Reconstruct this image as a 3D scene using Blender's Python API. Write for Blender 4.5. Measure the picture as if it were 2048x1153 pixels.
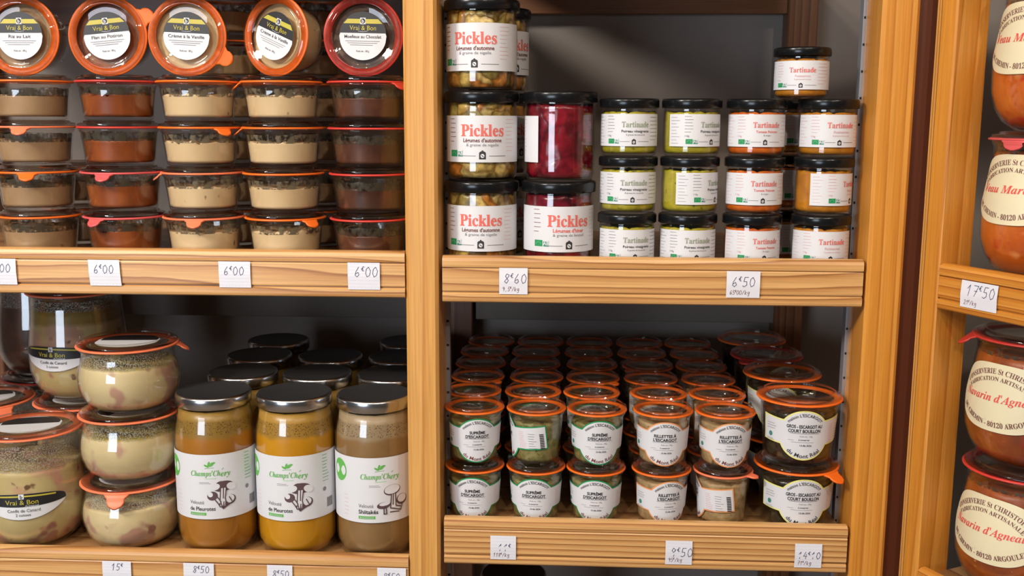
import bpy, math, random
from mathutils import Vector, Matrix, noise
C = bpy.context
for _o in list(bpy.data.objects): bpy.data.objects.remove(_o, do_unlink=True)
SC = C.scene
COL = SC.collection
random.seed(4)
PI = math.pi
R_ = math.radians

# ------------------------------------------------------------------ camera
cam_d = bpy.data.cameras.new('camera')
cam_d.sensor_width = 36.0
cam_d.lens = 2066.75 / 2048 * 36.0
cam_d.clip_start = 0.05
cam_d.dof.use_dof = True
cam_d.dof.focus_distance = 1.27
cam_d.dof.aperture_fstop = 9.0
cam = bpy.data.objects.new('camera', cam_d)
COL.objects.link(cam)
yaw, pitch, roll = 0.04696, 0.16341, 0.0044
fwd = Vector((-math.sin(yaw)*math.cos(pitch), math.cos(yaw)*math.cos(pitch), -math.sin(pitch)))
rgt = Vector((math.cos(yaw), math.sin(yaw), 0))
upv = rgt.cross(fwd)
r2 = rgt*math.cos(roll) + upv*math.sin(roll)
u2 = -rgt*math.sin(roll) + upv*math.cos(roll)
cam.matrix_world = Matrix(((r2.x, u2.x, -fwd.x, 0), (r2.y, u2.y, -fwd.y, -1.24), (r2.z, u2.z, -fwd.z, 1.40), (0, 0, 0, 1)))
SC.camera = cam

# ------------------------------------------------------------------ light and exposure
SC.view_settings.view_transform = 'Standard'
SC.view_settings.look = 'None'
SC.view_settings.gamma = 1.0
SC.view_settings.use_curve_mapping = False
SC.view_settings.exposure = 0.18
SC.cycles.transparent_max_bounces = 40
SC.cycles.max_bounces = 8
W = bpy.data.worlds.new('world'); SC.world = W
W.use_nodes = True
W.node_tree.nodes['Background'].inputs[0].default_value = (0.95, 0.92, 0.90, 1)
W.node_tree.nodes['Background'].inputs[1].default_value = 0.055

def area(name, loc, target, sx, sy, power, color):
    l = bpy.data.lights.new(name, 'AREA'); l.shape = 'RECTANGLE'; l.size = sx; l.size_y = sy
    l.energy = power; l.color = color
    o = bpy.data.objects.new(name, l); COL.objects.link(o)
    o.location = loc
    o.rotation_euler = (Vector(target)-Vector(loc)).to_track_quat('-Z', 'Y').to_euler()
    return o
# daylight through the shop window, front left, and warm ceiling lamps
area('window_daylight', (-1.75, -3.3, 1.22), (-0.1, 0, 1.12), 1.3, 0.9, 34, (0.72, 0.84, 1.0))
area('ceiling_panel', (-1.60, -1.45, 2.50), (-0.05, 0, 1.10), 0.40, 0.40, 46, (1.0, 0.95, 0.88))
for i, (x, y, e) in enumerate([(-0.75, -1.75, 7), (-0.50, -1.75, 7), (0.45, -2.2, 9), (0.9, -1.5, 7)]):
    l = bpy.data.lights.new('ceiling_spot', 'AREA'); l.shape = 'DISK'; l.size = 0.09
    l.energy = e; l.color = (1.0, 0.86, 0.70)
    o = bpy.data.objects.new('ceiling_spot', l); COL.objects.link(o); o.location = (x, y, 2.52)
    o.rotation_euler = (Vector((0.0, 0, 1.1))-o.location).to_track_quat('-Z', 'Y').to_euler()

# ------------------------------------------------------------------ materials
def nt(name):
    m = bpy.data.materials.new(name); m.use_nodes = True
    n = m.node_tree; n.nodes.clear()
    out = n.nodes.new('ShaderNodeOutputMaterial')
    return m, n, out
def node(n, typ, **kw):
    x = n.nodes.new(typ)
    for k, v in kw.items():
        if k.startswith('i_'): x.inputs[k[2:].replace('_', ' ')].default_value = v
        else: setattr(x, k, v)
    return x
def setramp(r, stops):
    e = r.color_ramp.elements
    while len(e) > 1: e.remove(e[0])
    e[0].position = stops[0][0]; e[0].color = (*stops[0][1], 1)
    for p, c in stops[1:]:
        q = e.new(p); q.color = (*c, 1)
def s2l(*c):
    return tuple(((v/255)/12.92 if v/255 <= 0.04045 else ((v/255+0.055)/1.055)**2.4) for v in c)
def plain(name, color, rough=0.6, metal=0.0, spec=0.5, coat=0.0):
    m, n, out = nt(name)
    b = node(n, 'ShaderNodeBsdfPrincipled')
    b.inputs['Base Color'].default_value = (*color, 1)
    b.inputs['Roughness'].default_value = rough
    b.inputs['Metallic'].default_value = metal
    b.inputs['Specular IOR Level'].default_value = spec
    b.inputs['Coat Weight'].default_value = coat
    n.links.new(b.outputs[0], out.inputs[0])
    return m
def wood(name, axis, cols, off=(0, 0, 0), ring=46.0, cath=0.035, rough=0.38, fine=1.0, warp=0.09, nsc=7.0):
    """plank cut from a tree whose rings run along `axis`; pattern depends on object position only"""
    m, n, out = nt(name)
    tc = node(n, 'ShaderNodeTexCoord')
    mp = node(n, 'ShaderNodeMapping')
    mp.inputs['Location'].default_value = off
    s = [1.0, 1.0, 1.0]; s[axis] = cath
    mp.inputs['Scale'].default_value = s
    n.links.new(tc.outputs['Object'], mp.inputs[0])
    nz = node(n, 'ShaderNodeTexNoise'); nz.inputs['Scale'].default_value = nsc; nz.inputs['Detail'].default_value = 2.5
    n.links.new(mp.outputs[0], nz.inputs['Vector'])
    sub = node(n, 'ShaderNodeVectorMath', operation='SUBTRACT'); sub.inputs[1].default_value = (0.5, 0.5, 0.5)
    n.links.new(nz.outputs['Color'], sub.inputs[0])
    sc = node(n, 'ShaderNodeVectorMath', operation='SCALE'); sc.inputs['Scale'].default_value = warp
    n.links.new(sub.outputs[0], sc.inputs[0])
    ad = node(n, 'ShaderNodeVectorMath', operation='ADD')
    n.links.new(mp.outputs[0], ad.inputs[0]); n.links.new(sc.outputs[0], ad.inputs[1])
    wv = node(n, 'ShaderNodeTexWave', wave_type='RINGS', rings_direction='XYZ'[axis], wave_profile='SAW')
    wv.inputs['Scale'].default_value = ring; wv.inputs['Distortion'].default_value = 0.8
    wv.inputs['Detail'].default_value = 2.0; wv.inputs['Detail Scale'].default_value = 3.0
    n.links.new(ad.outputs[0], wv.inputs[0])
    rp = node(n, 'ShaderNodeValToRGB'); setramp(rp, [(0.0, cols[0]), (0.45, cols[1]), (0.8, cols[2]), (0.93, cols[3]), (1.0, cols[0])])
    n.links.new(wv.outputs['Fac'], rp.inputs[0])
    # fine pores along the grain
    mp2 = node(n, 'ShaderNodeMapping'); s2 = [420.0*fine]*3; s2[axis] = 9.0
    mp2.inputs['Scale'].default_value = s2
    n.links.new(tc.outputs['Object'], mp2.inputs[0])
    n2 = node(n, 'ShaderNodeTexNoise'); n2.inputs['Scale'].default_value = 1.0; n2.inputs['Detail'].default_value = 3.0
    n.links.new(mp2.outputs[0], n2.inputs['Vector'])
    rp2 = node(n, 'ShaderNodeValToRGB'); setramp(rp2, [(0.3, (0.80, 0.74, 0.66)), (0.65, (1.06, 1.05, 1.03))])
    n.links.new(n2.outputs['Fac'], rp2.inputs[0])
    mx = node(n, 'ShaderNodeMix', data_type='RGBA', blend_type='MULTIPLY'); mx.inputs['Factor'].default_value = 0.8
    n.links.new(rp.outputs[0], mx.inputs['A']); n.links.new(rp2.outputs[0], mx.inputs['B'])
    b = node(n, 'ShaderNodeBsdfPrincipled'); b.inputs['Roughness'].default_value = rough
    b.inputs['Coat Weight'].default_value = 0.15; b.inputs['Coat Roughness'].default_value = 0.3
    n.links.new(mx.outputs['Result'], b.inputs['Base Color'])
    bp = node(n, 'ShaderNodeBump'); bp.inputs['Strength'].default_value = 0.12; bp.inputs['Distance'].default_value = 0.0006
    n.links.new(n2.outputs['Fac'], bp.inputs['Height']); n.links.new(bp.outputs[0], b.inputs['Normal'])
    n.links.new(b.outputs[0], out.inputs[0])
    return m
def wc(a, b, c, d): return (s2l(*a), s2l(*b), s2l(*c), s2l(*d))
WOOD_LIP = wood('lip_wood', 0, wc((214, 168, 110), (208, 160, 102), (190, 138, 82), (152, 100, 54)), off=(0, 0.035, 0.012), ring=24, cath=0.16, warp=0.10, nsc=6)
WOOD_LIP2 = wood('lip_wood_straight', 0, wc((214, 170, 114), (206, 158, 100), (180, 126, 72), (142, 90, 48)), off=(0.3, 0.02, 0.11), ring=44, cath=0.05, warp=0.03, nsc=8)
WOOD_POST = wood('post_wood', 2, wc((214, 162, 92), (210, 156, 84), (204, 148, 76), (190, 130, 62)), off=(0.05, 0.02, 0.0), ring=15, cath=0.035, warp=0.07)
WOOD_AMBER = wood('amber_wood', 2, wc((210, 146, 64), (206, 138, 52), (198, 130, 46), (182, 112, 34)), off=(0.03, 0.05, 0.1), ring=13, cath=0.05, warp=0.10)
WOOD_LIP_AMBER = wood('lip_wood_amber', 0, wc((208, 142, 62), (202, 134, 50), (190, 118, 40), (150, 86, 26)), off=(0, 0.045, 0.02), ring=24, cath=0.03)
WOOD_BOARD = wood('board_wood', 0, wc((176, 136, 92), (168, 126, 82), (146, 104, 64), (120, 80, 46)), off=(0, 0.1, 0.03), ring=30)
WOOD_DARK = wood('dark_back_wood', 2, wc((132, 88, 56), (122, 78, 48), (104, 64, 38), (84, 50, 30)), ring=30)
WOOD_DARKX = wood('dark_back_wood_rail', 0, wc((132, 88, 56), (122, 78, 48), (104, 64, 38), (84, 50, 30)), ring=30)
GAP_SHADE = plain('gap_shade_brown', s2l(104, 50, 24), 0.5)  # shade of the gap beside the right post, put into the colour
SEAM = plain('seam_shadowed_groove', s2l(120, 74, 36), 0.8)

def plaster(name, color):
    m, n, out = nt(name)
    tc = node(n, 'ShaderNodeTexCoord')
    nz = node(n, 'ShaderNodeTexNoise'); nz.inputs['Scale'].default_value = 3.0; nz.inputs['Detail'].default_value = 4
    n.links.new(tc.outputs['Object'], nz.inputs['Vector'])
    rp = node(n, 'ShaderNodeValToRGB'); setramp(rp, [(0.3, tuple(c*0.9 for c in color)), (0.7, tuple(c*1.08 for c in color))])
    n.links.new(nz.outputs['Fac'], rp.inputs[0])
    b = node(n, 'ShaderNodeBsdfPrincipled'); b.inputs['Roughness'].default_value = 0.85
    n.links.new(rp.outputs[0], b.inputs['Base Color'])
    n.links.new(b.outputs[0], out.inputs[0])
    return m
WALLM = plaster('grey_wall_paint', s2l(148, 138, 130))
RAILM = plaster('dark_grey_rail', s2l(122, 112, 104))  # grey-brown, darker than the wall
CEILM = plaster('ceiling_paint', s2l(225, 220, 210))
FLOORM = plaster('floor_tiles', s2l(120, 105, 90))

def glass(name, tint, rough=0.02, boost=1.0, ior=1.5):
    m, n, out = nt(name)
    g = node(n, 'ShaderNodeNewGeometry')
    mm = node(n, 'ShaderNodeMath', operation='MULTIPLY_ADD'); mm.inputs[1].default_value = 1/ior-ior; mm.inputs[2].default_value = ior
    n.links.new(g.outputs['Backfacing'], mm.inputs[0])
    fr = node(n, 'ShaderNodeFresnel'); n.links.new(mm.outputs[0], fr.inputs['IOR'])
    bo = node(n, 'ShaderNodeMath', operation='MULTIPLY'); bo.inputs[1].default_value = boost; bo.use_clamp = True
    n.links.new(fr.outputs[0], bo.inputs[0])
    t = node(n, 'ShaderNodeBsdfTransparent'); t.inputs[0].default_value = (*tint, 1)
    gl = node(n, 'ShaderNodeBsdfGlossy'); gl.inputs['Roughness'].default_value = rough
    gl.inputs['Color'].default_value = (1, 1, 1, 1)
    mx = node(n, 'ShaderNodeMixShader')
    n.links.new(bo.outputs[0], mx.inputs[0]); n.links.new(t.outputs[0], mx.inputs[1]); n.links.new(gl.outputs[0], mx.inputs[2])
    n.links.new(mx.outputs[0], out.inputs[0])
    return m
GLASS = glass('clear_glass', (0.955, 0.955, 0.945))
GLASS_LID = glass('lid_glass', (0.91, 0.90, 0.87), boost=1.1)
GLASS_DARK = glass('refraction_dark_glass', (0.76, 0.72, 0.68), boost=1.1)  # tint darkened to stand in for refraction in the upright dessert lids

def food(name, stops, scale=60, kind='noise', bump=0.3, rough=0.45, stretch=(1, 1, 1), detail=4, band=None, spots=None, edge=(0.35, 0.25, 0.2)):
    m, n, out = nt(name)
    tc = node(n, 'ShaderNodeTexCoord')
    mp = node(n, 'ShaderNodeMapping'); mp.inputs['Scale'].default_value = stretch
    oi = node(n, 'ShaderNodeObjectInfo')
    ofs = node(n, 'ShaderNodeVectorMath', operation='SCALE'); ofs.inputs[0].default_value = (3, 5, 0); 
    n.links.new(oi.outputs['Random'], ofs.inputs['Scale'])
    add = node(n, 'ShaderNodeVectorMath', operation='ADD')
    n.links.new(tc.outputs['Object'], add.inputs[0]); n.links.new(ofs.outputs[0], add.inputs[1])
    n.links.new(add.outputs[0], mp.inputs[0])
    b = node(n, 'ShaderNodeBsdfPrincipled'); b.inputs['Roughness'].default_value = rough
    rp = node(n, 'ShaderNodeValToRGB'); setramp(rp, stops)
    bp = node(n, 'ShaderNodeBump'); bp.inputs['Strength'].default_value = bump; bp.inputs['Distance'].default_value = 0.004
    if kind == 'noise':
        nz = node(n, 'ShaderNodeTexNoise'); nz.inputs['Scale'].default_value = scale; nz.inputs['Detail'].default_value = detail
        n.links.new(mp.outputs[0], nz.inputs['Vector'])
        n.links.new(nz.outputs['Fac'], rp.inputs[0]); n.links.new(nz.outputs['Fac'], bp.inputs['Height'])
        colr = rp.outputs[0]
    else:
        nz = node(n, 'ShaderNodeTexNoise'); nz.inputs['Scale'].default_value = scale*0.6
        n.links.new(mp.outputs[0], nz.inputs['Vector'])
        sc = node(n, 'ShaderNodeVectorMath', operation='SCALE'); sc.inputs['Scale'].default_value = 1.8/scale
        n.links.new(nz.outputs['Color'], sc.inputs[0])
        a2 = node(n, 'ShaderNodeVectorMath', operation='ADD'); n.links.new(mp.outputs[0], a2.inputs[0]); n.links.new(sc.outputs[0], a2.inputs[1])
        vo = node(n, 'ShaderNodeTexVoronoi', feature='F1'); vo.inputs['Scale'].default_value = scale
        n.links.new(a2.outputs[0], vo.inputs['Vector'])
        sx = node(n, 'ShaderNodeSeparateColor'); n.links.new(vo.outputs['Color'], sx.inputs[0])
        n.links.new(sx.outputs[0], rp.inputs[0])
        ve = node(n, 'ShaderNodeTexVoronoi', feature='DISTANCE_TO_EDGE'); ve.inputs['Scale'].default_value = scale
        n.links.new(a2.outputs[0], ve.inputs['Vector'])
        r3 = node(n, 'ShaderNodeValToRGB'); setramp(r3, [(0.0, edge), (0.16, (1, 1, 1))])
        n.links.new(ve.outputs['Distance'], r3.inputs[0])
        n3 = node(n, 'ShaderNodeTexNoise'); n3.inputs['Scale'].default_value = scale*3
        n.links.new(mp.outputs[0], n3.inputs['Vector'])
        r4 = node(n, 'ShaderNodeValToRGB'); setramp(r4, [(0.3, (0.55, 0.5, 0.45)), (0.65, (1.15, 1.1, 1.05))])
        n.links.new(n3.outputs['Fac'], r4.inputs[0])
        mm = node(n, 'ShaderNodeMix', data_type='RGBA', blend_type='MULTIPLY'); mm.inputs['Factor'].default_value = 1
        n.links.new(rp.outputs[0], mm.inputs['A']); n.links.new(r3.outputs[0], mm.inputs['B'])
        m2 = node(n, 'ShaderNodeMix', data_type='RGBA', blend_type='MULTIPLY'); m2.inputs['Factor'].default_value = 1
        n.links.new(mm.outputs['Result'], m2.inputs['A']); n.links.new(r4.outputs[0], m2.inputs['B'])
        colr = m2.outputs['Result']
        ms = node(n, 'ShaderNodeMath', operation='MULTIPLY'); ms.inputs[1].default_value = 1.0
        mn = node(n, 'ShaderNodeMath', operation='MINIMUM'); mn.inputs[1].default_value = 0.25
        n.links.new(ve.outputs['Distance'], mn.inputs[0]); n.links.new(mn.outputs[0], bp.inputs['Height'])
    if spots:      # (scale, threshold, colour) sparse blotches
        for (ss, th, cc) in spots:
            ns = node(n, 'ShaderNodeTexNoise'); ns.inputs['Scale'].default_value = ss; ns.inputs['Detail'].default_value = 2
            n.links.new(mp.outputs[0], ns.inputs['Vector'])
            r5 = node(n, 'ShaderNodeValToRGB'); setramp(r5, [(th, (0, 0, 0)), (min(1, th+0.07), (1, 1, 1))])
            n.links.new(ns.outputs['Fac'], r5.inputs[0])
            m5 = node(n, 'ShaderNodeMix', data_type='RGBA'); m5.inputs['B'].default_value = (*cc, 1)
            n.links.new(r5.outputs[0], m5.inputs['Factor']); n.links.new(colr, m5.inputs['A'])
            colr = m5.outputs['Result']
    if band:       # (z0, z1, colour): a layer of another substance above z0, fully from z1
        sp = node(n, 'ShaderNodeSeparateXYZ'); n.links.new(tc.outputs['Object'], sp.inputs[0])
        nb = node(n, 'ShaderNodeTexNoise'); nb.inputs['Scale'].default_value = 30
        n.links.new(mp.outputs[0], nb.inputs['Vector'])
        ma = node(n, 'ShaderNodeMath', operation='MULTIPLY_ADD'); ma.inputs[1].default_value = 0.012; 
        n.links.new(nb.outputs['Fac'], ma.inputs[0]); n.links.new(sp.outputs[2], ma.inputs[2])
        mr = node(n, 'ShaderNodeMapRange'); mr.inputs['From Min'].default_value = band[0]+0.006; mr.inputs['From Max'].default_value = band[1]+0.006
        n.links.new(ma.outputs[0], mr.inputs[0])
        m6 = node(n, 'ShaderNodeMix', data_type='RGBA'); m6.inputs['B'].default_value = (*band[2], 1)
        n.links.new(mr.outputs[0], m6.inputs['Factor']); n.links.new(colr, m6.inputs['A'])
        colr = m6.outputs['Result']
    n.links.new(colr, b.inputs['Base Color'])
    n.links.new(bp.outputs[0], b.inputs['Normal'])
    n.links.new(b.outputs[0], out.inputs[0])
    return m
def smear(name, color, scale=260, th=0.5, width=0.1, rough=0.35, alpha=0.9, stretch=(1, 1, 1)):
    """speckled film clinging to the inside of the glass"""
    m, n, out = nt(name)
    tc = node(n, 'ShaderNodeTexCoord'); mp = node(n, 'ShaderNodeMapping'); mp.inputs['Scale'].default_value = stretch
    n.links.new(tc.outputs['Object'], mp.inputs[0])
    nz = node(n, 'ShaderNodeTexNoise'); nz.inputs['Scale'].default_value = scale; nz.inputs['Detail'].default_value = 3
    n.links.new(mp.outputs[0], nz.inputs['Vector'])
    rp = node(n, 'ShaderNodeValToRGB'); setramp(rp, [(th, (0, 0, 0)), (th+width, (alpha, alpha, alpha))])
    n.links.new(nz.outputs['Fac'], rp.inputs[0])
    t = node(n, 'ShaderNodeBsdfTransparent'); t.inputs[0].default_value = (1, 1, 1, 1)
    b = node(n, 'ShaderNodeBsdfPrincipled'); b.inputs['Base Color'].default_value = (*color, 1); b.inputs['Roughness'].default_value = rough
    mx = node(n, 'ShaderNodeMixShader')
    n.links.new(rp.outputs[0], mx.inputs[0]); n.links.new(t.outputs[0], mx.inputs[1]); n.links.new(b.outputs[0], mx.inputs[2])
    n.links.new(mx.outputs[0], out.inputs[0])
    return m

ORANGE = plain('orange_rubber', s2l(238, 108, 28), 0.42)
CORAL = plain('coral_rubber', s2l(238, 122, 82), 0.45)
RED = plain('red_rubber', s2l(205, 58, 48), 0.42)
PINK = plain('pink_rubber', s2l(208, 84, 84), 0.45)
BLACKLID = plain('black_lacquered_metal', (0.006, 0.0065, 0.0075), 0.22, 0.0, 0.4, 0.0)
LIDTOP = plain('matte_black_lid_top', (0.030, 0.030, 0.031), 0.45)
SILVER = plain('silver_metal', (0.62, 0.62, 0.63), 0.22, 1.0)
TRACK = plain('zinc_track', (0.36, 0.38, 0.42), 0.4, 0.6)
DARKHOLE = plain('black_slot', (0.01, 0.01, 0.01), 0.8)
LAMPM = plain('white_metal_lamp', (0.7, 0.7, 0.7), 0.4)

PAPER = plain('white_label_paper', s2l(212, 212, 216), 0.5)
CREAMP = plain('cream_label_paper', s2l(222, 212, 178), 0.5)
TAGP = plain('price_tag_paper', s2l(222, 222, 230), 0.6)
INK = plain('black_ink', s2l(44, 42, 46), 0.6)
GREYINK = plain('grey_ink', s2l(128, 126, 130), 0.6)
PALEINK = plain('pale_grid_ink', s2l(196, 196, 214), 0.6)
CORALINK = plain('coral_ink', s2l(219, 103, 92), 0.6)
REDINK = plain('red_ink', s2l(222, 74, 66), 0.6)
PALERED = plain('pale_red_ink', s2l(214, 168, 172), 0.6)
SAGEINK = plain('sage_ink', s2l(142, 152, 128), 0.6)
GREENINK = plain('green_ink', s2l(20, 140, 80), 0.6)
BRIGHTGREEN = plain('leaf_green_ink', s2l(92, 172, 74), 0.6)
PALEGREEN = plain('pale_green_ink', s2l(122, 200, 120), 0.6)
BROWNINK = plain('brown_ink', s2l(112, 62, 56), 0.6)
SEPIA = plain('sepia_drawing_ink', s2l(88, 66, 70), 0.6)
ORANGEINK = plain('orange_border_ink', s2l(226, 150, 92), 0.6)
YELLOWINK = plain('yellow_border_ink', s2l(226, 222, 128), 0.6)
GOLD = plain('gold_ink', s2l(186, 172, 62), 0.45)
BLACKP = plain('black_label_paper', s2l(30, 29, 32), 0.45)
TEALINK = plain('teal_ink', s2l(60, 128, 116), 0.6)
BLUEINK = plain('navy_pen_ink', s2l(72, 74, 104), 0.6)

# ------------------------------------------------------------------ mesh helpers
class MB:
    def __init__(s): s.v = []; s.f = []; s.m = []; s.mats = []; s.smooth = []
    def mi(s, m):
        if m not in s.mats: s.mats.append(m)
        return s.mats.index(m)
    def add(s, vs, fs, m, smooth=True):
        o = len(s.v); s.v += [tuple(v) for v in vs]; k = s.mi(m)
        for f in fs: s.f.append([i+o for i in f]); s.m.append(k); s.smooth.append(smooth)
    def lathe(s, prof, m, seg=40, c=(0, 0, 0), jig=None):
        vs = []; fs = []; rows = []
        for k, (r, z) in enumerate(prof):
            if r < 1e-6:
                rows.append([len(vs)]); vs.append((c[0], c[1], c[2]+z)); continue
            row = []
            for i in range(seg):
                a = 2*PI*i/seg; dr, dz = jig(k, a) if jig else (0, 0)
                row.append(len(vs)); vs.append((c[0]+(r+dr)*math.cos(a), c[1]+(r+dr)*math.sin(a), c[2]+z+dz))
            rows.append(row)
        for a, b in zip(rows[:-1], rows[1:]):
            for i in range(seg):
                j = (i+1) % seg
                if len(a) == 1 and len(b) == 1: continue
                if len(a) == 1: fs.append([a[0], b[j], b[i]])
                elif len(b) == 1: fs.append([a[i], a[j], b[0]])
                else: fs.append([a[i], a[j], b[j], b[i]])
        s.add(vs, fs, m)
    def box(s, lo, hi, m, bev=0.0):
        x0, y0, z0 = lo; x1, y1, z1 = hi
        if bev <= 0:
            vs = [(x, y, z) for x in (x0, x1) for y in (y0, y1) for z in (z0, z1)]
            s.add(vs, [[0, 1, 3, 2], [4, 6, 7, 5], [0, 4, 5, 1], [2, 3, 7, 6], [0, 2, 6, 4], [1, 5, 7, 3]], m, False); return
        vs = []; idx = {}
        for i, x in enumerate((x0, x1)):
            for j, y in enumerate((y0, y1)):
                for k, z in enumerate((z0, z1)):
                    sx, sy, sz = (1-2*i)*bev, (1-2*j)*bev, (1-2*k)*bev
                    for ax, p in enumerate(((x, y+sy, z+sz), (x+sx, y, z+sz), (x+sx, y+sy, z))):
                        idx[(i, j, k, ax)] = len(vs); vs.append(p)
        fs = []
        for i in (0, 1):
            q = [idx[(i, j, k, 0)] for j, k in ((0, 0), (1, 0), (1, 1), (0, 1))]; fs.append(q if i else q[::-1])
            q = [idx[(j, i, k, 1)] for j, k in ((0, 0), (1, 0), (1, 1), (0, 1))]; fs.append(q[::-1] if i else q)
            q = [idx[(j, k, i, 2)] for j, k in ((0, 0), (1, 0), (1, 1), (0, 1))]; fs.append(q if i else q[::-1])
        for a in (0, 1):
            for b in (0, 1):
                fs.append([idx[(0, a, b, 1)], idx[(1, a, b, 1)], idx[(1, a, b, 2)], idx[(0, a, b, 2)]])
                fs.append([idx[(a, 0, b, 0)], idx[(a, 1, b, 0)], idx[(a, 1, b, 2)], idx[(a, 0, b, 2)]])
                fs.append([idx[(a, b, 0, 0)], idx[(a, b, 1, 0)], idx[(a, b, 1, 1)], idx[(a, b, 0, 1)]])
                for c in (0, 1): fs.append([idx[(a, b, c, 0)], idx[(a, b, c, 1)], idx[(a, b, c, 2)]])
        s.add(vs, fs, m, False)
    def prism(s, prof, x0, x1, m, axis=0, smooth=False):
        """extrude a closed (y,z) outline along x"""
        k = len(prof)
        vs = [(x0, y, z) for y, z in prof]+[(x1, y, z) for y, z in prof]
        fs = [[i, (i+1) % k, k+(i+1) % k, k+i] for i in range(k)]+[list(range(k))[::-1], list(range(k, 2*k))]
        s.add(vs, fs, m, smooth)
    def mesh(s, name):
        me = bpy.data.meshes.new(name); me.from_pydata(s.v, [], s.f)
        for m in s.mats: me.materials.append(m)
        me.polygons.foreach_set('material_index', s.m); me.polygons.foreach_set('use_smooth', s.smooth)
        me.update()
        return me
def fixn(me):
    import bmesh
    bm = bmesh.new(); bm.from_mesh(me); bmesh.ops.recalc_face_normals(bm, faces=bm.faces); bm.to_mesh(me); bm.free()
    return me
def obj(name, data, parent=None):
    if isinstance(data, MB): data = fixn(data.mesh(name))
    o = bpy.data.objects.new(name, data); COL.objects.link(o)
    if parent: o.parent = parent
    return o
def empty(name, loc, rz=0.0):
    o = bpy.data.objects.new(name, None); COL.objects.link(o); o.empty_display_size = 0.02
    o.location = loc; o.rotation_euler = (0, 0, rz); return o
def tag(o, label=None, cat=None, group=None, kind=None):
    if label: o['label'] = label
    if cat: o['category'] = cat
    if group: o['group'] = group
    if kind: o['kind'] = kind
    return o

# ------------------------------------------------------------------ flat artwork (labels, tags)
def serif(t, italic=False):
    o = ''
    for ch in t:
        if 'A' <= ch <= 'Z': o += chr((0x1D468 if italic else 0x1D400)+ord(ch)-65)
        elif 'a' <= ch <= 'z': o += chr((0x1D482 if italic else 0x1D41A)+ord(ch)-97)
        elif '0' <= ch <= '9': o += chr(0x1D7CE+ord(ch)-48)
        else: o += ch
    return o
_tc = {}
def text_geo(s, bold=0.0, shear=0.0, spacing=1.0):
    key = (s, bold, shear, spacing)
    if key in _tc: return _tc[key]
    cu = bpy.data.curves.new('t', 'FONT'); cu.body = s; cu.size = 1.0; cu.resolution_u = 3
    cu.offset = bold; cu.shear = shear; cu.space_character = spacing; cu.dimensions = '2D'; cu.fill_mode = 'BOTH'
    ob = bpy.data.objects.new('t', cu); COL.objects.link(ob)
    dg = C.evaluated_depsgraph_get()
    me = bpy.data.meshes.new_from_object(ob.evaluated_get(dg))
    vs = [(v.co.x, v.co.y) for v in me.vertices]; fs = [list(p.vertices) for p in me.polygons if p.normal.z > -2]
    bpy.data.objects.remove(ob); bpy.data.curves.remove(cu); bpy.data.meshes.remove(me)
    x0 = min(v[0] for v in vs); x1 = max(v[0] for v in vs)
    _tc[key] = (vs, fs, x0, x1)
    return _tc[key]
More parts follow.
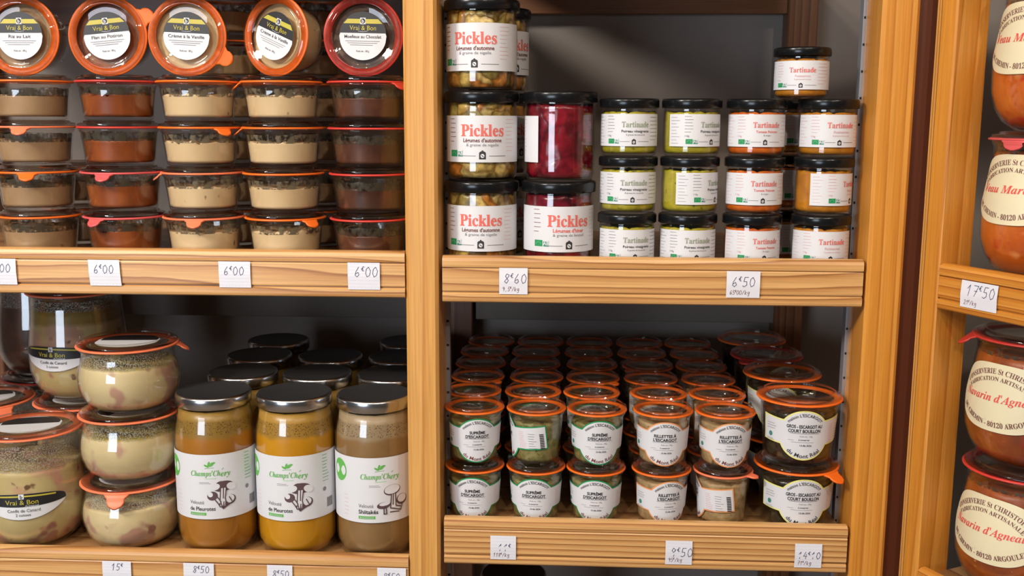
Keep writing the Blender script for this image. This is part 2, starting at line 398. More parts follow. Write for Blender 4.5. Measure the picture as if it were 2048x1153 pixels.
class Art:
    """2D artwork in metres; layers stack outwards"""
    def __init__(s): s.items = []
    def add(s, vs, fs, m, layer=1): s.items.append((vs, fs, m, layer)); return s
    def patch(s, x0, x1, top, bot, m, n=40, layer=0, nv=2):
        T = top if callable(top) else (lambda u: top); B = bot if callable(bot) else (lambda u: bot)
        vs = []; fs = []
        for i in range(n+1):
            u = x0+(x1-x0)*i/n; t, b = T(u), B(u)
            for j in range(nv+1): vs.append((u, b+(t-b)*j/nv))
        for i in range(n):
            for j in range(nv):
                a = i*(nv+1)+j; fs.append([a, a+nv+1, a+nv+2, a+1])
        return s.add(vs, fs, m, layer)
    def rect(s, x0, y0, x1, y1, m, layer=1):
        return s.patch(x0, x1, y1, y0, m, max(1, int((x1-x0)/0.003)), layer, 1)
    def ell(s, cx, cy, rx, ry, m, layer=1, n=28, a0=0, a1=2*PI, rot=0.0):
        vs = [(cx, cy)]
        for i in range(n+1):
            a = a0+(a1-a0)*i/n; x, y = rx*math.cos(a), ry*math.sin(a)
            vs.append((cx+x*math.cos(rot)-y*math.sin(rot), cy+x*math.sin(rot)+y*math.cos(rot)))
        return s.add(vs, [[0, i, i+1] for i in range(1, n+1)], m, layer)
    def poly(s, pts, m, layer=1):
        c = (sum(p[0] for p in pts)/len(pts), sum(p[1] for p in pts)/len(pts))
        return s.add([c]+list(pts), [[0, i+1, (i+1) % len(pts)+1] for i in range(len(pts))], m, layer)
    def line(s, pts, w, m, layer=2):
        for (ax, ay), (bx, by) in zip(pts[:-1], pts[1:]):
            l = math.hypot(bx-ax, by-ay) or 1e-9; nx, ny = -(by-ay)/l*w/2, (bx-ax)/l*w/2
            ex, ey = (bx-ax)/l*w*0.3, (by-ay)/l*w*0.3
            s.add([(ax+nx-ex, ay+ny-ey), (ax-nx-ex, ay-ny-ey), (bx-nx+ex, by-ny+ey), (bx+nx+ex, by+ny+ey)], [[0, 1, 2, 3]], m, layer)
        return s
    def text(s, t, cx, cy, h, m, w=None, bold=0.0, shear=0.0, layer=2, rot=0.0, spacing=1.0):
        vs, fs, x0, x1 = text_geo(t, bold, shear, spacing)
        k = h/0.7; kx = k if w is None else w/(x1-x0); mid = (x0+x1)/2
        cr, sr = math.cos(rot), math.sin(rot)
        out = []
        for x, y in vs:
            a, b = (x-mid)*kx, y*k-h/2
            out.append((cx+a*cr-b*sr, cy+a*sr+b*cr))
        return s.add(out, fs, m, layer)
    def arc(s, t, cx, cy, R, h, m, span=None, top=True, bold=0.0, layer=2, ry=1.0):
        vs, fs, x0, x1 = text_geo(t, bold, 0.0, 1.0)
        k = h/0.7; mid = (x0+x1)/2; kx = k if span is None else span*R/(x1-x0)
        out = []
        for x, y in vs:
            a = (x-mid)*kx/R; r = R+(y*k-h/2)*(1 if top else -1)
            out.append((cx+r*math.sin(a), cy+(r*math.cos(a) if top else -r*math.cos(a))*ry))
        return s.add(out, fs, m, layer)
    def dashes(s, x0, x1, y0, y1, n, m, t=0.0004, seed=1, layer=1):
        rnd = random.Random(seed)
        for i in range(n):
            y = y1-(y1-y0)*i/max(1, n-1); xe = x0+(x1-x0)*rnd.uniform(0.6, 1.0)
            s.rect(x0, y-t/2, xe, y+t/2, m, layer)
        return s
    def build(s, fn, step=0.0002, mb=None):
        mb = mb or MB()
        for vs, fs, m, layer in s.items:
            mb.add([fn(x, y, 0.0003+layer*step) for x, y in vs], fs, m, True)
        return mb
def wrap(radius, z0=0.0):
    """maps artwork onto a jar: radius(z); x runs along the arc, y is the height"""
    def fn(x, y, off):
        r = radius(y+z0)+off; a = x/radius(y+z0)
        return (r*math.sin(a), -r*math.cos(a), y+z0)
    return fn
def interp(prof):
    ps = sorted([(z, r) for r, z in prof])
    def f(z):
        if z <= ps[0][0]: return ps[0][1]
        for (a, ra), (b, rb) in zip(ps[:-1], ps[1:]):
            if z <= b: return ra+(rb-ra)*(z-a)/max(1e-9, b-a)
        return ps[-1][1]
    return f
DIG = {  # pen strokes in a unit box
 '0': [[(.5, 1), (.15, .8), (.1, .35), (.4, 0), (.8, .15), (.9, .6), (.5, 1)]],
 '1': [[(.2, .65), (.6, 1), (.5, 0)]],
 '2': [[(.1, .8), (.5, 1), (.8, .75), (.1, 0), (.9, .05)]],
 '4': [[(.5, 1), (.1, .4), (.9, .4)], [(.7, .7), (.65, 0)]],
 '5': [[(.9, 1), (.3, 1), (.2, .55), (.7, .55), (.8, .2), (.4, 0), (.1, .1)]],
 '6': [[(.6, 1), (.2, .5), (.15, .15), (.5, 0), (.8, .2), (.6, .45), (.2, .3)]],
 '7': [[(.1, 1), (.9, 1), (.4, 0)], [(.3, .5), (.8, .5)]],
 '8': [[(.8, .9), (.4, 1), (.2, .75), (.8, .3), (.5, 0), (.15, .2), (.8, .75), (.8, .9)]],
 '9': [[(.8, .8), (.4, 1), (.15, .7), (.5, .5), (.8, .8), (.6, 0)]],
 'e': [[(.95, .9), (.5, 1), (.25, .5), (.5, .1), (.95, .15)], [(.0, .6), (.6, .62)], [(.0, .4), (.6, .42)]],
 'k': [[(.2, 1), (.2, 0)], [(.8, .6), (.2, .3), (.8, 0)]],
 '/': [[(.8, 1), (.2, 0)]],
 'g': [[(.8, .6), (.3, .6), (.2, .2), (.7, .2), (.8, .6), (.7, -.3), (.2, -.3)]],
 ',': [[(.5, .1), (.4, -.15)]], ' ': [],
}
def pen(art, s, x, y, h, m, wd=0.0007, adv=0.72, slant=0.12, sup=None):
    cx = x
    for i, ch in enumerate(s):
        k = h; yy = y
        if ch == 'e': k = h*0.5; yy = y+h*0.55
        for st in DIG[ch]:
            pts = []
            for a, b in st: pts.append((cx+a*k*0.6+b*k*slant, yy+b*k))
            art.line(pts, wd, m)
        cx += k*adv
    return art

# ------------------------------------------------------------------ jar parts
def ring_mesh(R, z, mat, tab=None, t=0.0024, rin=0.80, tl=0.014, tw=0.011, droop=0.7):
    mb = MB()
    mb.lathe([(R*rin, z), (R-0.0008, z), (R, z+t*0.3), (R, z+t*0.7), (R-0.0008, z+t), (R*rin, z+t), (R*rin, z)], mat, 48)
    if tab is not None:
        nu, nv = 10, 6; top = []; bot = []
        for j in range(nv+1):
            v = j/nv; w = tw*(1.25-0.45*min(1, v*3)) if v < 0.34 else tw*math.sqrt(max(0.02, 1-((v-0.34)/0.66)**2.2))*0.85
            for i in range(nu+1):
                u = -w+2*w*i/nu; r = R-0.0025+v*tl*math.cos(droop*min(1, v*2)); zz = z+t*0.5-v*tl*math.sin(droop)
                base = math.sqrt(max(0, R*R-u*u))-R
                a = tab
                x, y = u, -(r+base*(1-v))
                top.append((x*math.cos(a)-y*math.sin(a), x*math.sin(a)+y*math.cos(a), zz+0.001))
                bot.append((x*math.cos(a)-y*math.sin(a), x*math.sin(a)+y*math.cos(a), zz-0.001))
        k = len(top); W_ = nu+1; fs = []
        for j in range(nv):
            for i in range(nu):
                a = j*W_+i; fs.append([a, a+1, a+W_+1, a+W_]); fs.append([k+a, k+a+W_, k+a+W_+1, k+a+1])
        for i in range(nu): fs.append([nv*W_+i, nv*W_+i+1, k+nv*W_+i+1, k+nv*W_+i])
        for j in range(nv):
            fs.append([j*W_, (j+1)*W_, k+(j+1)*W_, k+j*W_]); fs.append([j*W_+nu, k+j*W_+nu, k+(j+1)*W_+nu, (j+1)*W_+nu])
        mb.add(top+bot, fs, mat)
    return fixn(mb.mesh('rubber_ring'))
def lid_mesh(R, zr, H, gm=None):
    """pressed glass lid: flange over the rubber ring, raised rim, sunk centre"""
    t = 0.0024; z0 = zr+t
    mb = MB()
    mb.lathe([(0, z0-0.002), (R*0.72, z0-0.002), (R*0.78, z0), (R*0.955, z0), (R*0.97, z0+0.0012), (R*0.965, z0+0.0034), (R*0.93, z0+0.0044),
              (R*0.85, z0+0.0046), (R*0.835, H-0.0008), (R*0.82, H-0.0002), (R*0.785, H-0.0002), (R*0.765, H-0.0012), (R*0.755, z0+0.0022), (R*0.70, z0+0.0014), (0, z0+0.0014)], gm or GLASS_LID, 48)
    return fixn(mb.mesh('glass_lid')), z0+0.0014
def body_mesh(prof, wall=0.0016, floor=0.004):
    """prof: outer (r,z) from the centre of the base to the rim"""
    inner = [(max(0, r-wall), max(z, floor)) for r, z in prof if r > 0.001]
    inn = [(0, floor)]+[p for i, p in enumerate(inner)]
    inn[-1] = (inner[-1][0], prof[-1][1])
    mb = MB(); mb.lathe(list(prof)+inn[::-1], GLASS, 48)
    return fixn(mb.mesh('glass_body'))
def fill_mesh(prof, fill, mat, wav=0.0015, wall=0.0019, floor=0.0045, seed=0, lump=0.0, freq=5.0, tilt=0.0):
    rf = interp(prof[1:]); top = fill
    ps = [(0, floor)]; n = 14
    zs = [floor+(top-floor)*i/n for i in range(n+1)]
    ps.append(((rf(floor)-wall)*0.93, floor))
    for z in zs[1:]: ps.append((rf(z)-wall, z))
    ps.append(((rf(top)-wall)*0.9, top+0.0003)); ps.append((0, top+0.0003))
    K = len(ps)
    def jig(k, a):
        amp = wav if k >= K-3 else 0
        f = noise.noise(Vector((math.cos(a)*freq, math.sin(a)*freq, seed*7.3)))+0.5*noise.noise(Vector((math.cos(a)*freq*3, math.sin(a)*freq*3, seed*3.1)))
        dr = 0
        if lump and 1 < k < K-2: dr = -abs(noise.noise(Vector((math.cos(a)*3, math.sin(a)*3, k*0.6+seed))))*lump
        return dr, (f*amp+tilt*math.cos(a)*(1 if amp else 0))
    mb = MB(); mb.lathe(ps, mat, 64, jig=jig)
    return fixn(mb.mesh('contents'))
def band_mesh(prof, z0, z1, mat, wall=0.00175, seed=0, wav=0.002):
    rf = interp(prof[1:])
    ps = [(rf(z0+(z1-z0)*i/5)-wall, z0+(z1-z0)*i/5) for i in range(6)]
    def jig(k, a): return 0, (noise.noise(Vector((math.cos(a)*4, math.sin(a)*4, seed)))*wav if k == 5 else 0)
    mb = MB(); mb.lathe(ps, mat, 48, jig=jig)
    return mb.mesh('condensation')

def mold_prof(R, zr, top=0.90, bot=0.81, foot=0.006):
    return [(0, 0), (R*bot*0.88, 0), (R*bot*0.97, foot*0.3), (R*bot, foot), (R*(bot+(top-bot)*0.45), zr*0.5), (R*top*0.995, zr-0.010), (R*top, zr-0.006), (R*0.93, zr-0.004), (R*0.95, zr-0.0025), (R*0.95, zr)]
def tulip_prof(R, zr, belly=1.0, neck=0.90, base=0.66):
    return [(0, 0), (R*base*0.9, 0), (R*base, 0.0015), (R*0.80*belly, zr*0.07), (R*0.93*belly, zr*0.17), (R*belly*0.99, zr*0.28), (R*belly, zr*0.40), (R*belly*0.985, zr*0.55),
            (R*(neck+belly)*0.49, zr*0.74), (R*neck, zr*0.88), (R*neck*0.995, zr-0.008), (R*0.93, zr-0.004), (R*0.95, zr-0.0025), (R*0.95, zr)]
def bowl_prof(R, zr):
    return [(0, 0), (R*0.60, 0), (R*0.66, 0.0015), (R*0.80, zr*0.07), (R*0.92, zr*0.20), (R*0.985, zr*0.36), (R*1.0, zr*0.50), (R*0.975, zr*0.64), (R*0.93, zr*0.76), (R*0.905, zr-0.012),
            (R*0.90, zr-0.006), (R*0.93, zr-0.004), (R*0.95, zr-0.0025), (R*0.95, zr)]

class Kind:
    """a jar kind: part meshes built once, placed many times as object copies"""
    def __init__(s, name, cat, parts): s.name = name; s.cat = cat; s.parts = parts; s.proto = None
    def place(s, loc, rz, label, group, matrix=None, swap=None):
        if s.proto is None:
            root = empty(s.name, (0, 0, 0))
            kids = [(pn, obj(pn, me, root)) for pn, me in s.parts]
            s.proto = (root, kids)
        else:
            r0, k0 = s.proto
            root = r0.copy(); COL.objects.link(root); kids = []
            for pn, k in k0:
                c = k.copy(); COL.objects.link(c); c.parent = root; kids.append((pn, c))
        for (pn, k), (_, me) in zip(kids, s.parts):
            k.data = swap[pn] if swap and pn in swap else me
        if matrix is not None: root.matrix_world = matrix
        else: root.location = (loc[0], loc[1], loc[2]+GAP); root.rotation_euler = (0, 0, rz)
        tag(root, label, s.cat, group)
        return root

# ------------------------------------------------------------------ the room
def struct(name, mb): return tag(obj(name, mb), kind='structure')
mb = MB(); mb.box((-2.6, 0.54, 0.0), (1.35, 0.60, 2.6), WALLM); struct('wall_back', mb)
mb = MB(); mb.box((-3.2, -4.2, -0.05), (3.2, 0.60, 0.0), FLOORM); struct('floor', mb)
mb = MB(); mb.box((-3.2, -4.2, 2.6), (3.2, 0.60, 2.65), CEILM); struct('ceiling', mb)

# ------------------------------------------------------------------ main shelving unit
unit = empty('shelving_unit', (0, 0, 0))
tag(unit, 'honey-coloured wooden shelving unit with two bays, grooved shelf lips and a middle post', 'shelving')
PX = [(-1.02, -0.975), (-0.1885, -0.1485), (0.3665, 0.4092)]       # front posts
for i, (a, b) in enumerate(PX):
    mb = MB(); mb.box((a, 0, 0.0), (b, 0.09 if i == 2 else 0.095, 2.05), WOOD_AMBER if i == 2 else WOOD_POST, 0.004)
    o = obj('post', mb, unit)
for a, b in ((-1.02, -0.975), (-0.1885, -0.1485), (0.362, 0.4092)):
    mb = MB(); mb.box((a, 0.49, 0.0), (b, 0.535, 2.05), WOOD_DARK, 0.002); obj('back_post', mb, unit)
def track(x0, x1, y):
    mb = MB(); mb.box((x0, y, 0.30), (x1, y+0.014, 2.0), TRACK)
    z = 0.40
    while z < 1.95:
        mb.box((x0+0.001, y-0.0003, z), (x1-0.001, y+0.0002, z+0.003), DARKHOLE); z += 0.032
    o = obj('shelf_track', mb, unit); o['label'] = 'slotted grey metal shelf track'
track(-0.1485, -0.1432, 0.079); track(0.3622, 0.3665, 0.064)
def lip_prof(z0, z1):
    h = z1-z0; g1 = z1-0.0145; g2 = z0+0.0125
    return [(0.012, z0), (0.003, z0), (0.0008, z0+0.0015), (0, z0+0.004), (0, g2-0.002), (0.0018, g2-0.0006), (0.0036, g2-0.0004), (0.0036, g2+0.001), (0.0008, g2+0.0016),
            (0.0004, g2+0.003), (0.0004, g1-0.002), (0.0012, g1-0.0006), (0.003, g1-0.0003), (0.003, g1+0.0005), (0.0004, g1+0.0012), (0, g1+0.004), (0, z1-0.006), (0.0012, z1-0.0025), (0.0045, z1-0.0005),
            (0.0075, z1), (0.012, z1)]
def shelf(x0, x1, zt, zb, zboard, mat, off):
    """board with its grooved front lip"""
    mb = MB(); mb.box((x0, 0.0122, zboard-0.020), (x1, 0.488, zboard), WOOD_BOARD)
    b = obj('shelf_board', mb, unit)
    mb = MB(); mb.prism([(y, z) for y, z in lip_prof(zb-off, zt-off)], x0, x1, mat)
    l = obj('shelf_lip', mb, b); l.location = (0, 0, off)
    mb = MB(); mb.box((x0, 0.498, 0), (x1, 0.520, 0.045 if zt > 1.5 else 0.09), WOOD_DARKX if zt > 1.5 else RAILM, 0.001)
    r = obj('back_rail', mb, unit); r.location = (0, 0, (1.568 if x0 > -0.5 else 1.550) if zt > 1.5 else (1.058 if zt > 1.0 else zboard-0.16))
LB, RB = (-0.975, -0.1895), (-0.1435, 0.3625)
ZL, ZR, ZLL, ZRL = 1.2262, 1.2135, 0.830, 0.882
GAP = 0.0004
shelf(*LB, 1.2385, 1.1810, ZL, WOOD_LIP, 0.31)
shelf(*RB, 1.2338, 1.1767, ZR, WOOD_LIP, 0.02)
shelf(*RB, 0.8977, 0.8365, ZRL, WOOD_LIP2, 0.13)
shelf(*LB, 0.8440, 0.7865, ZLL, WOOD_LIP, 0.55)
shelf(*LB, 1.6320, 1.5750, 1.6200, WOOD_LIP, 0.2)  # unseen top shelf, added and set low to shade the wall
shelf(*RB, 1.6720, 1.6150, 1.6600, WOOD_LIP, 0.4)  # unseen top shelf of the right bay, added for its shadow
shelf(*RB, 0.5300, 0.4730, 0.5150, WOOD_LIP, 0.4)
shelf(*LB, 0.4300, 0.3730, 0.4150, WOOD_LIP, 0.3)
mb = MB(); mb.box((0.4100, 0.028, 0.0), (0.452, 0.040, 2.05), GAP_SHADE); o = obj('gap_shade_strip', mb, unit); o['label'] = 'dark brown strip standing in for the shaded gap'  # added dark strip in place of the shaded gap between the units

# ------------------------------------------------------------------ angled unit on the right
AZ = R_(-62.9)
P1 = Vector((0.44357, -0.01783, 0))
D = Vector((math.cos(AZ), math.sin(AZ), 0)); M = Vector((-D.y, D.x, 0))
unit2 = empty('shelving_unit', P1, AZ)
tag(unit2, 'orange-toned wooden shelving unit standing at an angle at the right edge, holding stew jars', 'shelving')
mb = MB(); mb.box((-0.0235, 0, 0.0), (0, 0.052, 2.05), WOOD_AMBER, 0.002); obj('post', mb, unit2)
mb = MB(); mb.box((-0.0330, 0.004, 0.0), (-0.0238, 0.040, 2.05), WOOD_POST, 0.0015)
for k in range(2): mb.box((-0.0310+k*0.004, 0.0025, 0.0), (-0.0290+k*0.004, 0.006, 2.05), WOOD_POST)
obj('edge_moulding', mb, unit2)
mb = MB(); mb.box((0.80, 0, 0.0), (0.845, 0.052, 2.05), WOOD_AMBER, 0.003); obj('post', mb, unit2)
mb = MB(); mb.box((-0.02, 0.36, 0.0), (0.845, 0.372, 2.05), WALLM); o = obj('back_panel', mb, unit2); o['label'] = 'grey back panel'
for zt, zb, zboard in ((1.2338, 1.1800, 1.222), (0.8550, 0.8010, 0.843), (1.73, 1.673, 1.715)):
    mb = MB(); mb.box((0.0, 0.0122, zboard-0.02), (0.80, 0.358, zboard), WOOD_BOARD); b = obj('shelf_board', mb, unit2)
    mb = MB(); mb.prism(lip_prof(zb, zt), 0.001, 0.80, WOOD_LIP_AMBER); obj('shelf_lip', mb, b)

# ------------------------------------------------------------------ jar contents
CREAM = food('vanilla_cream', [(0.3, s2l(216, 184, 140)), (0.7, s2l(230, 202, 160))], 18, bump=0.05, rough=0.5, spots=[(90, 0.70, s2l(120, 100, 66))], stretch=(1, 1, 0.5))
TAN = food('rice_cream', [(0.3, s2l(160, 126, 92)), (0.7, s2l(184, 150, 112))], 22, bump=0.06, rough=0.5, spots=[(60, 0.68, s2l(110, 84, 54))])
CARAMEL = food('caramel_cream', [(0.25, s2l(92, 42, 16)), (0.5, s2l(140, 68, 24)), (0.75, s2l(172, 92, 40))], 28, bump=0.12, rough=0.4, stretch=(1, 1, 0.5))
CHOC = food('chocolate_cream', [(0.3, s2l(60, 32, 22)), (0.7, s2l(108, 62, 40))], 40, bump=0.2, rough=0.4, stretch=(1, 1, 0.5))
LEEK = food('leek_spread', [(0.3, s2l(158, 146, 30)), (0.7, s2l(192, 178, 50))], 70, bump=0.3, spots=[(120, 0.66, s2l(110, 110, 30))])
TOMATO = food('tomato_spread', [(0.3, s2l(196, 84, 16)), (0.7, s2l(232, 122, 30))], 70, bump=0.3)
PUMPKIN = food('pumpkin_spread', [(0.3, s2l(174, 104, 16)), (0.7, s2l(208, 138, 34))], 70, bump=0.3)
PICKLE = food('autumn_vegetables', [(0.0, s2l(206, 176, 84)), (0.25, s2l(226, 200, 128)), (0.42, s2l(160, 134, 50)), (0.6, s2l(204, 128, 50)), (0.75, s2l(190, 178, 100)), (0.9, s2l(110, 84, 34)), (1.0, s2l(212, 190, 120))], 46, kind='vor', bump=0.6, rough=0.3, edge=(0.42, 0.34, 0.2))
BEET = food('beetroot_pieces', [(0.0, s2l(84, 10, 32)), (0.4, s2l(150, 22, 42)), (0.7, s2l(108, 14, 42)), (1.0, s2l(176, 40, 50))], 30, kind='vor', bump=0.5, rough=0.25, edge=(0.55, 0.5, 0.5))
SOUPA = food('amber_soup', [(0.3, s2l(164, 104, 30)), (0.7, s2l(180, 120, 38))], 24, bump=0.05, rough=0.35, band=(0.158, 0.163, s2l(150, 116, 50)), spots=[])
SOUPB = food('yellow_soup', [(0.3, s2l(200, 138, 16)), (0.7, s2l(212, 152, 26))], 24, bump=0.05, rough=0.35, band=(0.160, 0.165, s2l(168, 128, 52)))
SOUPC = food('brown_soup', [(0.3, s2l(136, 102, 62)), (0.7, s2l(152, 118, 76))], 24, bump=0.05, rough=0.35, band=(0.160, 0.165, s2l(160, 138, 108)))
SNAILG = food('green_herb_butter', [(0.25, s2l(84, 82, 44)), (0.5, s2l(132, 124, 72)), (0.75, s2l(168, 156, 100))], 110, bump=0.4, spots=[(150, 0.64, s2l(60, 56, 30))])
SNAILO = food('tan_rillettes', [(0.25, s2l(140, 112, 72)), (0.5, s2l(178, 148, 104)), (0.75, s2l(204, 178, 134))], 90, bump=0.4, spots=[(100, 0.66, s2l(112, 84, 50))])
SNAILD = food('dark_broth_snails', [(0.0, s2l(30, 28, 20)), (0.4, s2l(56, 52, 38)), (0.8, s2l(78, 72, 54)), (1, s2l(40, 36, 26))], 42, kind='vor', bump=0.5, rough=0.25)
CONFIT = food('duck_fat_confit', [(0.3, s2l(206, 186, 140)), (0.6, s2l(222, 202, 158))], 12, bump=0.04, rough=0.45, band=(0.058, 0.062, s2l(158, 138, 40)), spots=[(24, 0.56, s2l(192, 150, 128)), (34, 0.62, s2l(160, 112, 98))])
CONFITT = food('duck_leg_confit', [(0.3, s2l(188, 166, 112)), (0.6, s2l(206, 186, 134))], 12, bump=0.04, rough=0.45, band=(0.110, 0.116, s2l(150, 124, 56)), spots=[(18, 0.52, s2l(196, 150, 122)), (34, 0.60, s2l(170, 112, 98)), (60, 0.68, s2l(110, 78, 50))])
STEW = food('stew_sauce', [(0.25, s2l(124, 54, 18)), (0.5, s2l(160, 76, 28)), (0.75, s2l(190, 104, 44))], 30, bump=0.25, rough=0.4, spots=[(26, 0.66, s2l(150, 50, 26)), (120, 0.68, s2l(206, 140, 80))])
STEWU = food('light_stew_sauce', [(0.25, s2l(170, 70, 16)), (0.5, s2l(204, 96, 30)), (0.75, s2l(222, 124, 52))], 24, bump=0.25, rough=0.35, spots=[(30, 0.62, s2l(196, 60, 30)), (20, 0.66, s2l(226, 160, 96))])
SMEAR_D = smear('dark_smear', s2l(74, 66, 52), 160, 0.36, 0.2, alpha=0.85, stretch=(1, 1, 0.6))
SMEAR_C = smear('cream_smear', s2l(120, 108, 86), 170, 0.42, 0.16, alpha=0.9, stretch=(1, 1, 0.7))
DROPS = smear('droplets', s2l(196, 196, 186), 640, 0.44, 0.14, rough=0.2, alpha=0.5)
FOAM = smear('soup_specks', s2l(104, 72, 26), 560, 0.55, 0.10, alpha=0.6)

# ------------------------------------------------------------------ label artwork
def house_icon(a, cx, y, h, m=INK):
    a.patch(cx-h*0.42, cx+h*0.42, lambda u: y+h*(0.72+0.28*math.sqrt(max(0, 1-((u-cx)/(h*0.43))**2))), y, m, 10, 1, 1)
    a.ell(cx, y+h*0.42, h*0.24, h*0.26, PAPER, 2, 12); a.line([(cx-h*.1, y+h*.5), (cx+h*.12, y+h*.32)], h*.09, m, 3); a.rect(cx-h*0.1, y+h*0.9, cx+h*0.1, y+h*1.1, m)
def organic(a, x, y, h):
    a.rect(x, y, x+h*1.45, y+h, GREENINK)
    for k in range(6):
        t = k/5*PI; a.ell(x+h*(0.72+0.42*math.cos(t)), y+h*(0.38+0.32*math.sin(t)), h*0.045, h*0.045, PAPER, 2, 6)
    a.rect(x+h*1.6, y, x+h*2.5, y+h, TEALINK, 1); a.text('AB', x+h*2.05, y+h*0.5, h*0.55, PAPER, bold=0.02)
    a.rect(x+h*1.6, y+h*0.8, x+h*2.5, y+h, PAPER, 3)
def tart_label(kind, r):
    a = Art(); hw = r*1.86; h = 0.0385
    a.patch(-0.051, 0.062, h, 0, PAPER, 60)
    if kind == 'leek': c1, c2, c3 = SAGEINK, INK, GREYINK; t2 = 'Poireau vinaigrette'; t3 = '& graines de moutarde'
    elif kind == 'tomato': c1, c2, c3 = CORALINK, CORALINK, GREYINK; t2 = 'Tomate Poivron'; t3 = '& origan'
    else: c1, c2, c3 = CORALINK, PALERED, PALERED; t2 = 'Potimarron'; t3 = '& graines de courge'
    x = 0.006
    a.text(serif('Tartinade'), x, h*0.68, 0.0068, c1, w=0.0335)
    a.text(t2, x, h*0.47, 0.0030, c2, w=min(0.034, 0.0019*len(t2)), bold=0.012)
    a.text(t3, x, h*0.36, 0.0020, c3, w=0.0011*len(t3))
    house_icon(a, x-0.002, h*0.06, 0.0060)
    a.rect(x-0.019, h*0.14, x-0.007, h*0.155, GREYINK); a.rect(x+0.003, h*0.14, x+0.018, h*0.155, GREYINK)
    organic(a, -0.0285, h*0.08, 0.0058)
    cc = GREYINK if kind == 'leek' else PALERED
    a.dashes(-0.030, -0.018, h*0.45, h*0.93, 6, cc, 0.0005, 3); a.dashes(0.026, 0.044, h*0.2, h*0.9, 7, cc, 0.0005, 5)
    a.dashes(-0.048, -0.036, h*0.1, h*0.9, 9, cc, 0.0004, 8); a.text('110g', -0.027, h*0.33, 0.0022, cc)
    return a
def pickle_label(kind, r):
    a = Art(); hw = r*1.62; h = 0.056
    a.patch(-hw, hw, h, 0, PAPER, 60)
    x = 0.004
    a.text(serif('Pickles'), x, h*0.69, 0.0142, CORALINK, w=0.054, bold=0.010)
    t2, t3, c = ("Légumes d'automne", '& graine de nigelle', BROWNINK) if kind == 'autumn' else ("Légumes d'hiver", '& graine de fenouil', CORALINK)
    a.text(t2, x, h*0.475, 0.0046, c, w=0.048 if kind == 'autumn' else 0.040, bold=0.018)
    a.text(t3, x, h*0.375, 0.0034, GREYINK, w=0.040)
    house_icon(a, x, h*0.065, 0.0098)
    a.rect(x-0.026, h*0.13, x-0.008, h*0.145, GREYINK); a.rect(x+0.008, h*0.13, x+0.030, h*0.145, GREYINK)
    organic(a, -0.0405, h*0.12, 0.0078)
    a.dashes(-0.042, -0.030, h*0.45, h*0.93, 6, BROWNINK, 0.0006, 3); a.dashes(0.035, 0.050, h*0.25, h*0.92, 9, PALERED, 0.0005, 6)
    return a
def mushroom(a, x, y, k, kind):
    if kind == 'oyster':
        for (px, py, rx, ry, ro, m) in [(.0, .010, .0115, .0062, .1, SEPIA), (-.0085, .010, .005, .0038, .3, PAPER), (.009, .009, .0055, .0042, -.4, PAPER), (-.002, .0115, .0062, .0048, 0, SEPIA), (.006, .0082, .004, .0028, -.5, SEPIA),
                                        (-.012, -.0005, .0058, .0052, .3, SEPIA), (-.0142, .0012, .0028, .0030, .2, PAPER), (.007, -.0065, .0068, .0058, .2, SEPIA), (.0062, -.0055, .0058, .0048, .2, PAPER)]:
            a.ell(x+px*k, y+py*k, rx*k, ry*k, m, 2 if m is SEPIA else 3, 18, rot=ro)
        a.poly([(x-.003*k, y+.008*k), (x+.003*k, y+.008*k), (x+.002*k, y-.002*k), (x+.001*k, y-.013*k), (x-.004*k, y-.013*k), (x-.003*k, y-.004*k)], PAPER, 4)
        for p in ([(-.003, .008), (-.004, -.006), (-.002, -.014)], [(.003, .008), (.0015, -.004), (.003, -.012)], [(-.010, -.004), (-.006, -.010), (-.004, -.014)], [(.006, -.003), (.009, -.009)], [(0, .008), (-.0005, -.004)], [(.0, -.008), (-.001, -.016)], [(-.008, .0), (-.003, -.008)]):
            a.line([(x+u*k, y+v*k) for u, v in p], .0011*k, SEPIA, 5)
        a.poly([(x-.006*k, y-.010*k), (x+.002*k, y-.007*k), (x+.007*k, y-.012*k), (x-.001*k, y-.017*k)], SEPIA, 4)
    else:
        for (px, py, rx, ry, m, l) in [(.0, .009, .0100, .0062, SEPIA, 2), (.0, .0098, .0092, .0052, PAPER, 3), (-.010, -.008, .0078, .0040, SEPIA, 2), (-.009, -.0062, .0062, .0022, PAPER, 3), (.012, -.004, .0072, .0062, SEPIA, 2), (.0122, -.0028, .0058, .0048, PAPER, 3)]:
            a.ell(x+px*k, y+py*k, rx*k, ry*k, m, l, 18, rot=.12)
        a.poly([(x-.001*k, y+.004*k), (x+.0035*k, y+.004*k), (x+.004*k, y-.012*k), (x-.002*k, y-.012*k)], PAPER, 4)
        for p in ([(-.0012, .004), (-.0025, -.012)], [(.0035, .004), (.004, -.010)], [(-.010, -.010), (-.010, -.018), (-.007, -.018), (-.0075, -.010)], [(.001, .004), (.0005, -.008)], [(-.002, -.012), (.010, -.016), (.013, -.008)], [(.004, -.01), (.010, -.012)], [(-.003, -.0165), (.008, -.0175)]):
            a.line([(x+u*k, y+v*k) for u, v in p], .0013*k, SEPIA, 5)
